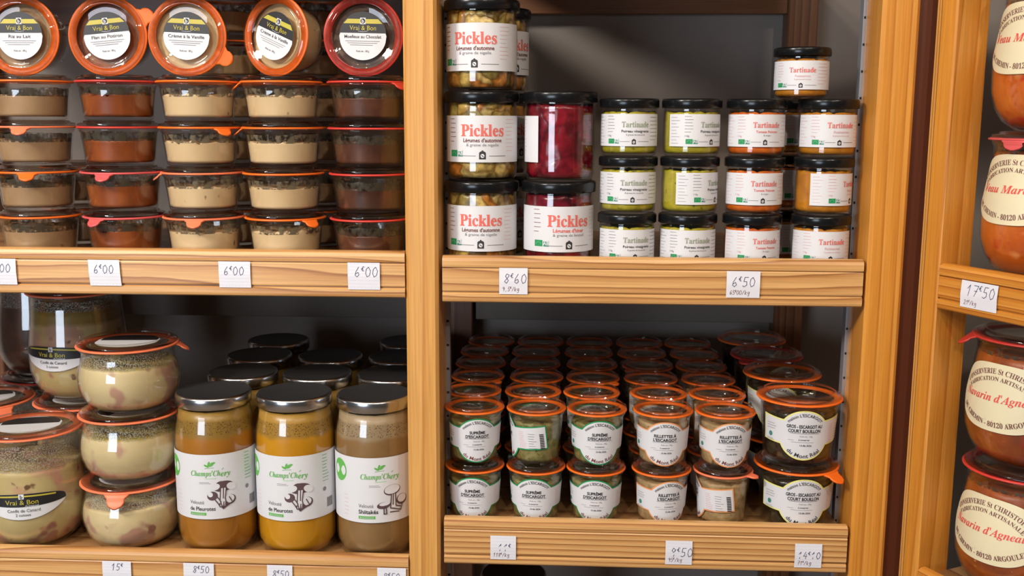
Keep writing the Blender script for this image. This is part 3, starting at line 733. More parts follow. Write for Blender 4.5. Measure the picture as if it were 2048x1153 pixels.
def soup_label(kind, r):
    a = Art(); hw = r*1.75; h = 0.087
    a.patch(-hw, hw, h, 0, PAPER, 60, nv=3)
    x = -0.001
    a.text(serif("Champs'Ch", True), x-0.006, h*0.715, 0.0072, BRIGHTGREEN, w=0.038); a.text(serif('ery', True), x+0.0195, h*0.705, 0.0072*0.78/0.72, BRIGHTGREEN, w=0.0125); a.line([(x+.0152, h*.765), (x+.0172, h*.785)], .0006, BRIGHTGREEN)
    for dx, dy, ro in ((-0.003, 0, 2.6), (0.003, 0.001, .5), (0, 0.0025, 1.3), (0.005, 0.0035, .3)): a.ell(x-0.001+dx, h*0.83+dy, 0.0034, 0.0013, BRIGHTGREEN, 2, 12, rot=ro)
    a.line([(x-.006, h*.79), (x+.005, h*.80)], .0006, BRIGHTGREEN)
    a.rect(x-0.006, h*0.628, x+0.008, h*0.634, PALEGREEN); a.dashes(x-0.014, x+0.004, h*0.555, h*0.575, 2, GREYINK, 0.0005, 3)
    mushroom(a, 0.0150, h*0.37, 1.15, 'oyster' if kind != 'shiitake' else 'shiitake')
    a.text('Velouté', -0.0195, h*0.265, 0.0050, GREYINK, w=0.0195, bold=0.004)
    if kind == 'shiitake': a.text('Shiitakés', -0.0165, h*0.172, 0.0052, INK, w=0.0255, bold=0.018)
    else: a.text('de Pleurotes', -0.0125, h*0.165, 0.0052, INK, w=0.034, bold=0.012)
    a.rect(-0.0295, h*0.06, -0.0075, h*0.105, BRIGHTGREEN); a.text('BIOLOGIQUE', -0.0185, h*0.0825, 0.0020, PAPER, w=0.018, layer=3)
    a.ell(-0.060, h*0.76, 0.013, 0.015, BRIGHTGREEN, 1, 24)
    a.dashes(-0.052, -0.043, h*0.1, h*0.4, 6, PALERED, 0.0005, 3)
    a.dashes(0.046, 0.058, h*0.55, h*0.95, 9, GREENINK, 0.0006, 4); a.ell(0.049, h*0.42, 0.003, 0.003, GREYINK, 1, 14)
    for k in range(9): a.rect(0.053+k*0.0013, h*0.12, 0.0536+k*0.0013, h*0.27, INK)
    return a
def snail_label(kind, r, s=1.0):
    """round badge with side wings, coloured border; the right wing is long and ends in a bar code"""
    a = Art(); bor = {'green': GREENINK, 'orange': ORANGEINK, 'yellow': YELLOWINK}[kind]
    cy = 0.0297*s; R = 0.0280*s
    def top(g): return lambda u: max(cy+math.sqrt(max(0, (R+g)**2-u*u)), cy+0.0135*s+g+abs(u)*0.10)
    def bot(g): return lambda u: min(cy-math.sqrt(max(0, (R+g)**2-u*u)), cy-0.0125*s-g+abs(u)*0.06)
    e = 0.0016*s; x0, x1 = -0.050*s, 0.066*s
    a.patch(x0-e, x1+e, top(e), bot(e), bor, 120, 0, 8)
    a.patch(x0, x1, top(0), bot(0), PAPER, 120, 1, 8)
    a.arc("maison L'ESCARGOT", 0, cy, R-0.0035*s, 0.0036*s, INK, span=1.75, bold=0.01, layer=3)
    a.arc('du Mont Réal', 0, cy, R-0.0035*s, 0.0046*s, BROWNINK if kind != 'yellow' else INK, span=1.55, top=False, bold=0.012, layer=3)
    t = {'green': ('SUPRÊME', "D'ESCARGOT"), 'orange': ('RILLETTES À', "L'ESCARGOT"), 'yellow': ('GROS - ESCARGOT AU', 'COURT BOUILLON')}[kind]
    a.text(t[0], 0, cy+0.0108*s, 0.0038*s, INK, w=(0.0021*len(t[0])+0.005)*s if kind != 'yellow' else 0.040*s, bold=0.03, layer=3)
    a.text(t[1], 0, cy+0.0055*s, 0.0038*s, INK, w=0.030*s if kind != 'yellow' else 0.036*s, bold=0.03, layer=3)
    a.rect(-0.016*s, cy+0.0023*s, 0.016*s, cy+0.0028*s, GREYINK, 3)
    a.text('Poids net : 100g', 0.002*s, cy-0.0008*s, 0.0017*s, GREYINK, w=0.014*s, layer=3)
    a.text('à conserver', 0, cy-0.0050*s, 0.0019*s, INK, w=0.012*s, bold=0.01, layer=3)
    a.rect(-0.014*s, cy-0.0082*s, 0.011*s, cy-0.0079*s, GREYINK, 3); a.rect(-0.018*s, cy-0.0058*s, -0.011*s, cy-0.0055*s, GREYINK, 3)
    a.text('15-06-2026', 0.002*s, cy-0.0118*s, 0.0021*s, INK, w=0.013*s, bold=0.012, layer=3)
    a.dashes(-0.046*s, -0.030*s, cy+0.004*s, cy+0.010*s, 3, GREYINK, 0.0005*s, 3, 3); a.ell(-0.040*s, cy-0.003*s, 0.0026*s, 0.0030*s, TEALINK, 3, 12)
    a.dashes(-0.046*s, -0.032*s, cy-0.0100*s, cy-0.0085*s, 2, GREYINK, 0.0005*s, 3, 3)
    a.dashes(0.030*s, 0.040*s, cy-0.010*s, cy+0.012*s, 10, PALERED, 0.0005*s, 4, 3)
    a.dashes(0.043*s, 0.054*s, cy-0.009*s, cy+0.010*s, 7, GREYINK, 0.0005*s, 9, 3)
    for k in range(9): a.rect(0.0575*s, cy+(-0.0095+k*0.0023)*s, 0.0630*s, cy+(-0.0080+k*0.0023)*s, INK, 3)
    return a
def vb_label():
    a = Art(); W_ = 0.056; H_ = 0.0350; zc = 0.0215
    top = lambda u: zc+0.0015+0.0100*(1-(u/W_)**2)**0.35 if abs(u) < W_ else zc
    bot = lambda u: zc-0.0220*(1-(u/W_)**2)**0.8 if abs(u) < W_ else zc
    tp = lambda u: zc+0.0130*max(0, 1-(u/W_)**2)**0.30
    a.patch(-W_, W_, tp, bot, PAPER, 80)
    a.patch(-W_, W_, tp, lambda u: min(tp(u), zc-0.0045*max(0, 1-(u/W_)**2)**0.5), BLACKP, 80, 1)
    a.patch(-W_*0.75, W_*0.75, lambda u: zc+0.0108-2.0*u*u*0.55, lambda u: zc+0.0088-2.0*u*u*0.55, GOLD, 60, 2)
    a.rect(-0.0032, zc+0.0062, 0.0032, zc+0.0128, PAPER, 3); a.text('b', 0, zc+0.0094, 0.0046, INK, bold=0.02, layer=4)
    a.text('Vrai & Bon', 0, zc+0.0020, 0.0062, GOLD, w=0.040, layer=3)
    a.text('Artisanal', 0.012, zc-0.0030, 0.0020, PAPER, w=0.016, layer=3)
    a.text('Confit de Canard', 0.002, zc-0.0092, 0.0040, INK, w=0.040, layer=3)
    a.text('2 cuisses', 0.001, zc-0.0150, 0.0036, INK, w=0.018, layer=3)
    return a
def stew_label(t):
    a = Art(); A_, B_ = 0.064, 0.0390; n = 2.8
    sup = lambda g: (lambda u: (B_+g)*max(0.0, 1-abs(u/(A_+g))**n)**(1/2.1))
    f0 = sup(0.0)
    a.patch(-A_, A_, f0, lambda u: -f0(u), CREAMP, 90, 0, 4)
    a.arc(serif('CONSERVERIE St CHRISTOPHE'), 0, -0.046, 0.0765, 0.0060, BROWNINK, span=1.48)
    a.arc(serif('FABRICATION ARTISANALE'), 0, -0.046, 0.0680, 0.0048, BROWNINK, span=1.40)
    a.text(serif(t, True), 0, 0.0005, 0.0090, REDINK, w=0.098 if len(t) > 13 else 0.088)
    a.arc(serif('DU CHEMIN - 80120 ARGOULES'), 0, 0.060, 0.0905, 0.0060, BROWNINK, span=1.16, top=False)
    return a
def lid_label(t, r=0.0295, lines=3):
    a = Art(); f = lambda u: math.sqrt(max(0, r*r-u*u)); cut = 0.0035
    a.patch(-r, r, f, lambda u: -f(u), PAPER, 48, 0, 1)
    a.patch(-r, r, lambda u: max(f(u), cut if f(u) >= cut else f(u)), lambda u: min(f(u), cut), BLACKP, 48, 1, 1)
    gx = lambda y: math.sqrt(max(0, r*r-y*y))
    y0, y1 = 0.0150, 0.0205
    a.add([(-gx(y0)+0.001, y0), (gx(y0)-0.001, y0), (gx(y1)-0.002, y1), (-gx(y1)+0.002, y1)], [[0, 1, 2, 3]], GOLD, 2)
    a.rect(-0.0034, 0.0142, 0.0034, 0.0220, PAPER, 3); a.ell(0, 0.0181, 0.0030, 0.0032, INK, 4, 16); a.text('b', 0, 0.0181, 0.0042, PAPER, bold=0.02, layer=5)
    a.text('Vrai & Bon', 0, 0.0098, 0.0056, GOLD, w=0.033, layer=3); a.line([(-.006, .0058), (0, .0050), (.006, .0058)], .0004, PALEINK, 3)
    a.text(t, 0, -0.0008, 0.0040, INK, w=min(0.0026*len(t), 0.046), bold=0.006)
    for i in range(lines):
        w = 0.022-0.003*i; a.rect(-w, -0.0066-i*0.0024, w*(0.95 if i < 2 else 0.8), -0.0060-i*0.0024, GREYINK, 2)
    a.text('Poids net : 180 g', 0, -0.0185, 0.0024, INK, w=0.016)
    return a
def flat(z):
    return lambda x, y, off: (x, y, z+off)
def on_jar(art, prof, z0):
    f = interp(prof[1:]); zm = prof[-1][1]-0.0115; rm = f(zm)
    return art.build(wrap(lambda z: f(z) if z < zm else rm, z0)).mesh('label')

# ------------------------------------------------------------------ dessert jars, upper left
RD, HD = 0.0512, 0.0560
ZRD = HD-0.0098
PD = mold_prof(RD, ZRD, 0.905, 0.83)
ringD = {k: ring_mesh(RD, ZRD, m, t) for k, (m, t) in {
    'o': (ORANGE, None), 'r': (RED, None), 'of': (CORAL, 0.15), 'pf': (PINK, -0.05), 'pl': (PINK, -0.35), 'ol': (ORANGE, -1.35), 'cl': (CORAL, -1.05), 'or': (ORANGE, 0.9), 'cf': (CORAL, 0.1), 'rr': (RED, 1.0), 'oof': (ORANGE, 0.25), 'odl': (CORAL, -1.2)}.items()}
lidD, plateau = lid_mesh(RD, ZRD, HD, GLASS_DARK)
bodyD = body_mesh(PD)
fills = {}
def fillD(mat, h, sd, wav=0.0016, tilt=0.0):
    return fill_mesh(PD, h, mat, wav=wav, seed=sd, tilt=tilt)
DES = {}
for nm, mat, sm, h in (('rice', TAN, SMEAR_D, 0.0300), ('caramel', CARAMEL, SMEAR_D, 0.0320), ('vanilla', CREAM, SMEAR_C, 0.0300), ('chocolate', CHOC, SMEAR_D, 0.0290)):
    DES[nm] = (Kind('dessert_jar', 'jar', [('glass_body', bodyD), ('contents', fillD(mat, h, len(nm))), ('condensation', band_mesh(PD, h-0.001, h+0.0095, sm, seed=3)), ('rubber_ring', ringD['o']), ('glass_lid', lidD)]), mat, h)
XS = [-0.6700, -0.5590, -0.4555, -0.3505, -0.2412]
YD = 0.0582
ordn = ['top upright', 'second upright', 'third upright', 'bottom']
stackn = ['leftmost stack', 'the caramel stack', 'the middle stack', 'the fourth stack', 'stack by middle post']
kinds = ['rice', 'caramel', 'vanilla', 'vanilla', 'chocolate']
desc = ['tan dessert', 'brown caramel', 'cream-coloured dessert', 'cream-coloured dessert', 'chocolate dessert']
RINGS = [['o', 'of', 'oof', 'o'], ['r', 'r', 'pf', 'pl'], ['o', 'or', 'odl', 'cf'], ['ol', 'ol', 'o', 'or'], ['rr', 'r', 'r', 'r']]
RN = {'o': 'plain orange ring', 'r': 'plain red ring', 'of': 'coral front tab', 'oof': 'orange front tab', 'pf': 'pink front tab', 'pl': 'pink tab at front left', 'ol': 'orange tab at left', 'or': 'orange tab at right', 'odl': 'coral tab at front left', 'cl': 'coral tab', 'cf': 'coral front tab', 'rr': 'red tab at right'}
for c in range(5):
    K, mat, h = DES[kinds[c]]
    for r in range(4):
        sw = {'rubber_ring': ringD[RINGS[c][r]], 'contents': fillD(mat, h+random.uniform(-0.001, 0.003), c*4+r+1, wav=random.uniform(0.0025, 0.0055), tilt=random.uniform(-0.0012, 0.0012))}
        K.place((XS[c]+random.uniform(-0.0004, 0.0004), YD+random.uniform(-0.0010, 0.0010), ZL+(3-r)*HD), 0, '%s jar with %s, %s in %s' % (desc[c], RN[RINGS[c][r]], ordn[r], stackn[c]), 'dessert jars stacked on the upper left shelf', swap=sw)
# second row of stacks
for x, n, kd, nm in ((-0.668, 2, 'rice', 'behind the gap between tan and caramel stacks'), (-0.452, 6, 'vanilla', 'behind the two cream-coloured stacks'), (-0.335, 6, 'rice', 'behind the gap left of the chocolate stack')):
    K, mat, h = DES[kd]
    for r in range(n):
        K.place((x, 0.172, ZL+r*HD), 0.4*r, '%s dim back-row dessert jar, %s' % (['lowest', 'second-lowest', 'third-lowest', 'third-highest', 'second-highest', 'highest'][r] if n > 2 else ['lower', 'upper'][r], nm), 'dessert jars in the back row of the upper left shelf')
# jars lying on top with their labelled lids to the front
RL = 0.0500; LYH = 0.056
lyP = mold_prof(RL, LYH-0.0098, 0.905, 0.83)
lyLid, lyPl = lid_mesh(RL, LYH-0.0098, LYH)
lyBody = body_mesh(lyP)
LY = [(-0.6840, 'rice', TAN, ORANGE, None, 'Riz au Lait', 0.0, 0.0, 'lying jar of tan dessert with orange ring, leftmost of the five lying jars'),
      (-0.5715, 'caramel', CARAMEL, ORANGE, 2.05, 'Flan au Potiron', 0.10, 0.04, 'lying jar with orange ring and tab pointing upper right, on the caramel stack'),
      (-0.4705, 'vanilla', CREAM, ORANGE, 1.05, 'Crème à la Vanille', -0.05, 0.0, 'lying jar with orange ring and tab at lower right, on the middle stack'),
      (-0.3610, 'vanilla', CREAM, ORANGE, None, 'Crème à la Vanille', -0.38, -0.42, 'lying jar turned aslant with steeply tilted lid label and orange ring'),
      (-0.2480, 'chocolate', CHOC, RED, 2.95, 'Moelleux au Chocolat', -0.02, 0.0, 'lying jar with red ring and dark lid label, next to the middle post')]
lyf = {m: fill_mesh(lyP, 0.040, m, seed=2) for m in (TAN, CARAMEL, CREAM, CHOC)}
for x, kd, mat, rm, tabang, t, rollz, yw, lab in LY:
    art = lid_label(t)
    K = Kind('dessert_jar', 'jar', [('glass_body', lyBody), ('contents', lyf[mat]), ('rubber_ring', ring_mesh(RL, LYH-0.0098, rm, (tabang-rollz) if tabang else None, droop=0.15, tw=0.012, tl=0.017)), ('glass_lid', lyLid),
        ('label', art.build(flat(lyPl+0.0001)).mesh('label'))])
    tip = 0.045
    Mx = Matrix.Rotation(yw, 4, 'Z') @ Matrix.Rotation(PI/2-tip, 4, 'X') @ Matrix.Rotation(rollz, 4, 'Z')
    axis = (Mx.to_3x3() @ Vector((0, 0, 1)))
    face = Vector((x, 0.060, ZL+4*HD+0.0495))
    K.place(None, 0, lab, 'dessert jars lying on top of the stacks', matrix=Matrix.Translation(face-axis*LYH) @ Mx)

# ------------------------------------------------------------------ twist-lid jars, upper right
def screw_lid(R, z0, h, side=BLACKLID, top=BLACKLID, rim=0.0):
    mb = MB()
    mb.lathe([(R*0.93, z0+0.0008), (R*0.985, z0), (R, z0+0.0008), (R, z0+h-0.003), (R*0.985, z0+h-0.0010), (R*0.95, z0+h-0.0002)], side, 56)
    mb.lathe([(R*0.95, z0+h-0.0002), (R*0.90, z0+h-0.0005), (R*0.87, z0+h-0.0012), (0, z0+h-0.0012)], top, 56)
    mb.lathe([(R*0.93, z0+0.0008), (R*0.93, z0+h-0.003), (0, z0+h-0.003)], side, 40)
    return mb.mesh('screw_lid')
def jar_prof(Rb, hn, Rn, foot=0.006):
    """straight jar with a rounded foot and shoulder and a threaded neck of radius Rn up to hn"""
    return [(0, 0), (Rb*0.80, 0), (Rb*0.92, 0.0012), (Rb*0.99, foot*0.8), (Rb, foot*1.6), (Rb, hn-0.022), (Rb*0.99, hn-0.016), (Rn*1.01, hn-0.0125), (Rn, hn-0.011), (Rn*1.012, hn-0.010), (Rn, hn-0.009), (Rn, hn-0.001), (Rn*0.98, hn)]
HT, RTb, RTl = 0.0700, 0.0345, 0.0366
TP = jar_prof(RTb, HT-0.003, RTb*0.985, 0.004)
bodyT = body_mesh(TP); lidT = screw_lid(RTl, HT-0.0115, 0.0115)
TK = {}
for kd, mat in (('leek', LEEK), ('tomato', TOMATO), ('pumpkin', PUMPKIN)):
    TK[kd] = Kind('spread_jar', 'jar', [('glass_body', bodyT), ('contents', fill_mesh(TP, 0.0530, mat, wav=0.003)), ('label', on_jar(tart_label(kd, RTb), TP, 0.0128)), ('screw_lid', lidT)])
XT = [0.0827, 0.1587, 0.2378, 0.3236]
cn = ['the stack beside the beetroot jars', 'second stack from the beetroot jars', 'its stack of three', 'the stack beside the right post']
tk = ['leek', 'leek', 'tomato', 'pumpkin']; td = ['green leek spread', 'green leek spread', 'orange tomato spread', 'amber pumpkin spread']
rn3 = ['top', 'middle', 'bottom']
ROT = [[0.06, 0.06, 0.20], [0.58, 0.95, 0.18], [0.10, 0.10, 0.25], [0.14, 0.87, 0.10]]
DXT = [[0, 0, 0], [0.0005, 0, -0.0005], [0, 0.0002, 0], [0.0006, -0.0012, -0.0012]]
for c in range(4):
    for r in range(3):
        note = ' turned sideways' if ROT[c][r] > 0.4 else ''
        TK[tk[c]].place((XT[c]+DXT[c][r], 0.056, ZR+(2-r)*HT), ROT[c][r]-0.06, '%s jar%s, %s of %s' % (td[c], note, rn3[r], cn[c]), 'spread jars with black lids')
Ks = Kind('spread_jar', 'jar', TK['pumpkin'].parts)
Ks.place(None, 0, 'small amber pumpkin spread jar standing alone on top of the two right columns', 'spread jars with black lids', matrix=Matrix.Translation((0.2900, 0.0560, ZR+3*HT)) @ Matrix.Rotation(-0.35, 4, 'Z') @ Matrix.Diagonal((0.93, 0.93, 0.875, 1)))
for r in range(3):
    TK['tomato' if r == 1 else 'pumpkin'].place((0.2845, 0.140, ZR+r*HT), 0.9, 'shaded back-row spread jar behind the gap left of the pumpkin stack, %s of three' % ['bottom', 'middle', 'top'][r], 'spread jars in the back row')
HP, RPb, RPl = 0.1090, 0.0437, 0.0466
PP = jar_prof(RPb, HP-0.003, RPb*0.985, 0.008)
bodyP = body_mesh(PP); lidP = screw_lid(RPl, HP-0.0135, 0.0135)
fillP = [fill_mesh(PP, 0.094, PICKLE, wav=0.003, seed=i, lump=0.006) for i in range(3)]
PA = Kind('pickle_jar', 'jar', [('glass_body', bodyP), ('contents', fillP[0]), ('label', on_jar(pickle_label('autumn', RPb), PP, 0.0235)), ('screw_lid', lidP)])
PB = Kind('pickle_jar', 'jar', [('glass_body', bodyP), ('contents', fill_mesh(PP, 0.093, BEET, wav=0.003, seed=5, lump=0.005)), ('label', on_jar(pickle_label('winter', RPb), PP, 0.0235)), ('screw_lid', lidP)])
for r, (a, w) in enumerate(((-0.10, 'bottom'), (-0.05, 'middle'), (-0.27, 'top'))):
    PA.place((-0.0996, 0.061, ZR+r*HP), a+0.05, 'yellow autumn vegetable pickle jar beside the middle post, %s of the front three' % w, 'autumn vegetable pickle jars', swap={'contents': fillP[r]})
    PA.place((-0.0890, 0.170, ZR+r*HP), a+0.9, 'shaded pickle jar hidden behind the autumn vegetable stack, %s of three' % w, 'pickle jars in the back row')
PB.place((-0.0030, 0.061, ZR), 0.22, 'tall jar of crimson beetroot pickles with its label to the front, lower of two', 'beetroot pickle jars')
PB.place((-0.0022, 0.061, ZR+HP), -2.26, 'tall jar of crimson beetroot pickles turned to show its label edge, upper of two', 'beetroot pickle jars')

# ------------------------------------------------------------------ snail jars, lower right
HS, RS = 0.0780, 0.0386
ZRS = HS-0.0098
PS = mold_prof(RS, ZRS, 0.885, 0.79)
bodyS = body_mesh(PS); lidS, _ = lid_mesh(RS, ZRS, HS)
ringS = {'o': ring_mesh(RS, ZRS, ORANGE), 'c': ring_mesh(RS, ZRS, CORAL), 'or': ring_mesh(RS, ZRS, ORANGE, 0.80, droop=0.1, tl=0.012, tw=0.008), 'cr': ring_mesh(RS, ZRS, CORAL, 2.70, droop=0.1, tl=0.013, tw=0.008), 'ol': ring_mesh(RS, ZRS, CORAL, -0.80, droop=0.1, tl=0.012, tw=0.008)}
SK = {}
for kd, mat, h in (('green', SNAILG, 0.056), ('orange', SNAILO, 0.058)):
    SK[kd] = Kind('snail_jar', 'jar', [('glass_body', bodyS), ('contents', fill_mesh(PS, h, mat, wav=0.0025, seed=3)), ('label', on_jar(snail_label(kd, 0.033), PS, 0.0035)), ('rubber_ring', ringS['o']), ('glass_lid', lidS)])
XSn = [[-0.1085, -0.117, -0.117, -0.119, -0.119, -0.113], [-0.0285, -0.035, -0.032, -0.036, -0.037, -0.031], [0.0497, 0.045, 0.049, 0.050, 0.047, 0.050], [0.1345, 0.136, 0.132, 0.134, 0.131, 0.133], [0.2140, 0.2150, 0.2140, 0.2145, 0.2140, 0.2125]]
YSn = [0.055, 0.1345, 0.2135, 0.2925, 0.3715, 0.4490]
sk = ['green', 'green', 'green', 'orange', 'orange']
coln = ['column beside the middle post', 'second column from middle post', 'third column from middle post', 'left rillettes column', 'column beside the large jars']
rown = ['front row', 'second row', 'third row', 'fourth row', 'fifth row', 'hindmost row']
flav = {'green': 'green-labelled snail jar', 'orange': 'orange-labelled snail jar'}
for c in range(5):
    for r in range(6):
        for lv in (0, 1):
            rot = random.uniform(-0.12, 0.12) if r == 0 else random.uniform(-1.2, 1.2)
            rk = 'o'; extra = ''
            if (c, r, lv) == (1, 0, 1): rot = -1.62; extra = ' showing bar code'
            if (c, r, lv) == (4, 0, 0): rot = -1.75; rk = 'cr'; extra = ' showing bar code'
            if (c, r, lv) == (3, 0, 0): rot = 0.25
            if (c, r, lv) == (0, 0, 0): rot = -0.02
            if (c, r, lv) == (0, 0, 1): rot = 0.18
            if (c, r, lv) == (2, 2, 1) or (c, r, lv) == (0, 2, 1): rk = 'or'; rot = 0.0; extra = ' with side tab'
            if (c, r, lv) == (3, 3, 1): rk = 'ol'; rot = 0.0; extra = ' with side tab'
            zz = ZRL+lv*HS
            SK[sk[c]].place((XSn[c][r], YSn[r], zz), rot, '%s %s%s, %s, %s' % ('upper' if lv else 'lower', flav[sk[c]], extra, rown[r], coln[c]), 'small snail jars stacked two high', swap={'rubber_ring': ringS[rk]})
HC, RC = 0.0885, 0.0538
ZRC = HC-0.0105
PC = mold_prof(RC, ZRC, 0.895, 0.80)
bodyC = body_mesh(PC); lidC, _ = lid_mesh(RC, ZRC, HC)
ringC = {'o': ring_mesh(RC, ZRC, ORANGE), 'or': ring_mesh(RC, ZRC, ORANGE, 0.72, tw=0.013, tl=0.020, droop=0.5), 'l': ring_mesh(RC, ZRC, RED, -1.1, tw=0.013, tl=0.018, droop=0.1)}
CK = Kind('large_snail_jar', 'jar', [('glass_body', bodyC), ('contents', fill_mesh(PC, 0.066, SNAILD, wav=0.002, seed=1, lump=0.003)), ('label', on_jar(snail_label('yellow', 0.045, 1.10), PC, 0.0075)), ('rubber_ring', ringC['o']), ('glass_lid', lidC)])
for r, (x, y) in enumerate([(0.3080, 0.0590), (0.3110, 0.180), (0.3110, 0.291), (0.3085, 0.402)]):
    for lv in (0, 1):
        rk = 'or' if (r, lv) == (0, 0) else ('l' if (r, lv) == (2, 1) else 'o')
        CK.place((x, y, ZRL+lv*HC), [0.02, -0.05][lv] if r == 0 else -1.0+0.7*r, 'large yellow-labelled jar of snails, %s of two in the %s beside the right post' % ('upper' if lv else 'lower', rown[r] if r < 3 else 'hindmost row'), 'large snail jars', swap={'rubber_ring': ringC[rk]})

# ------------------------------------------------------------------ soup jars, lower left
HV, RVb, RVl = 0.2130, 0.0525, 0.0490
PV = [(0, 0), (0.040, 0), (0.046, 0.0015), (0.0500, 0.008), (0.0520, 0.018), (0.0525, 0.030), (0.0525, 0.152), (0.0520, 0.163), (0.0502, 0.175), (0.0475, 0.186), (0.0468, 0.190), (0.0472, 0.193), (0.0468, 0.196), (0.0468, 0.208), (0.046, 0.210)]
bodyV = body_mesh(PV); lidV = screw_lid(RVl, HV-0.0155, 0.0155, SILVER, LIDTOP)
VK = {}
for kd, mat in (('oyster', SOUPA), ('yellow', SOUPB), ('shiitake', SOUPC)):
    VK[kd] = Kind('soup_jar', 'jar', [('glass_body', bodyV), ('contents', fill_mesh(PV, 0.1935, mat, wav=0.001)), ('condensation', band_mesh(PV, 0.1655, 0.192, FOAM, seed=3)), ('label', on_jar(soup_label(kd, RVb), PV, 0.0535)), ('screw_lid', lidV)])
SV = [('oyster', -0.4560, 0.0660, 0.18, 'amber oyster mushroom soup', 'at the left, front row'), ('yellow', -0.3480, 0.0660, 0.05, 'yellow oyster mushroom soup', 'in the middle, front row'), ('shiitake', -0.2448, 0.055, 0.30, 'brown shiitake soup', 'beside the middle post, front row')]
SV[2] = ('shiitake', -0.2418, 0.0660, 0.30, SV[2][4], SV[2][5])
SV += [('oyster', -0.4490, 0.172, 0.8, 'amber oyster mushroom soup', 'second row behind the amber front jar'), ('oyster', -0.3425, 0.172, 0.5, 'amber oyster mushroom soup', 'second row behind the yellow front jar'), ('shiitake', -0.2360, 0.172, 1.1, 'brown shiitake soup', 'second row beside the middle post'),
       ('oyster', -0.4560, 0.278, 0.2, 'amber oyster mushroom soup', 'third row, left one'), ('oyster', -0.3470, 0.278, 0.9, 'amber oyster mushroom soup', 'third row, middle one'), ('shiitake', -0.2400, 0.279, 0.4, 'brown shiitake soup', 'third row beside the middle post'),
       ('oyster', -0.4560, 0.385, 0.2, 'amber oyster mushroom soup', 'hindmost row on the left'), ('shiitake', -0.2420, 0.386, 0.4, 'brown shiitake soup', 'hindmost row beside the middle post')]
for kd, x, y, a, n, w in SV:
    VK[kd].place((x, y, ZLL), a, '%s jar with black lid, %s' % (n, w), 'mushroom soup jars')

# ------------------------------------------------------------------ duck confit jars, lower left
RE, HE = 0.0655, 0.0935
ZRE = HE-0.0100
PE = bowl_prof(RE, ZRE)
bodyE = body_mesh(PE); lidE, plE = lid_mesh(RE, ZRE, HE)
slip = Art(); slip.patch(-0.040, 0.040, lambda u: math.sqrt(max(0, 0.041**2-u*u))*0.95, lambda u: -math.sqrt(max(0, 0.041**2-u*u))*0.95, PAPER, 36, 0, 1); slip.patch(-0.037, 0.037, lambda u: min(0.017+math.sqrt(max(0, 0.038**2-u*u))*0.5, math.sqrt(max(0, 0.040**2-u*u))), 0.004, BLACKP, 36, 1, 1)
slipm = slip.build(flat(plE+0.0001)).mesh('label')
ringE = [ring_mesh(RE, ZRE, CORAL, 0.10, tw=0.014, tl=0.020, droop=1.0), ring_mesh(RE, ZRE, CORAL), ring_mesh(RE, ZRE, CORAL, 1.75, tw=0.010, tl=0.018, droop=0.45)]
EK = Kind('confit_jar', 'jar', [('glass_body', bodyE), ('contents', fill_mesh(PE, 0.060, CONFIT, wav=0.0012, seed=2)), ('condensation', band_mesh(PE, 0.0595, 0.0815, DROPS)), ('rubber_ring', ringE[0]), ('glass_lid', lidE), ('label', slipm)])
for r, w in enumerate(('bottom one with tab hanging in front', 'middle one', 'top one with tab at the right')):
    EK.place((-0.5790+(0.0030*r), 0.0780, ZLL+r*HE), [0, 1.3, 0.1][r], 'low round duck confit jar, %s of three stacked' % w, 'low confit jars stacked three high', swap={'contents': fill_mesh(PE, [0.058, 0.062, 0.061][r], CONFIT, wav=0.0015, seed=r*3+1, tilt=[0.002, 0, 0][r]), 'rubber_ring': ring_mesh(RE, ZRE, CORAL, 0.10, tw=0.014, tl=0.020, droop=1.0) if r == 0 else (ring_mesh(RE, ZRE, CORAL) if r == 1 else ring_mesh(RE, ZRE, CORAL, 1.65, tw=0.010, tl=0.019, droop=0.6))})
RA, HA = 0.0682, 0.1640
ZRA = HA-0.0100
PA2 = tulip_prof(RA, ZRA, 1.0, 0.915)
bodyA = body_mesh(PA2); lidA, plA = lid_mesh(RA, ZRA, HA)
slipA = slip.build(flat(plA+0.0001)).mesh('label')
AK = Kind('tall_confit_jar', 'jar', [('glass_body', bodyA), ('contents', fill_mesh(PA2, 0.112, CONFITT, wav=0.003, seed=2)), ('condensation', band_mesh(PA2, 0.111, 0.146, DROPS)), ('rubber_ring', ring_mesh(RA, ZRA, CORAL)), ('glass_lid', lidA),
    ('label', on_jar(vb_label(), PA2, 0.050)), ('lid_label', slipA)])
AK.place((-0.7125, 0.0725, ZLL), 0.26, 'tall duck confit jar with black and white label, nearest on the lower left shelf', 'tall confit jars')
AK.place((-0.7050, 0.213, ZLL), 0.3, 'tall confit jar behind the nearest one, carrying another tall jar', 'tall confit jars')
AK.place((-0.7050, 0.213, ZLL+HA), -0.13, 'tall labelled duck confit jar on top of another, lid close under the shelf above', 'tall confit jars', swap={'contents': fill_mesh(PA2, 0.133, CONFITT, wav=0.003, seed=5), 'condensation': band_mesh(PA2, 0.132, 0.147, DROPS)})
AK.place((-0.8480, 0.205, ZLL), 0.5, 'tall confit jar at the left edge, only its lid with coral tab showing', 'tall confit jars', swap={'rubber_ring': ring_mesh(RA, ZRA, CORAL, 0.35, tw=0.014, tl=0.02, droop=0.9)})
darkf = fill_mesh(PA2, 0.140, CHOC, seed=9)  # contents coloured dark to stand in for the shade of this corner
AK.place((-0.8300, 0.352, ZLL), 2.6, 'tall jar with contents darkened as corner shade, behind the left edge jar, lower one', 'tall confit jars in the dark corner', swap={'rubber_ring': ring_mesh(RA, ZRA, RED), 'contents': darkf})
AK.place((-0.8300, 0.352, ZLL+HA), 2.5, 'tall jar with contents darkened as corner shade, behind the left edge jar, upper one', 'tall confit jars in the dark corner', swap={'rubber_ring': ring_mesh(RA, ZRA, RED), 'contents': darkf})

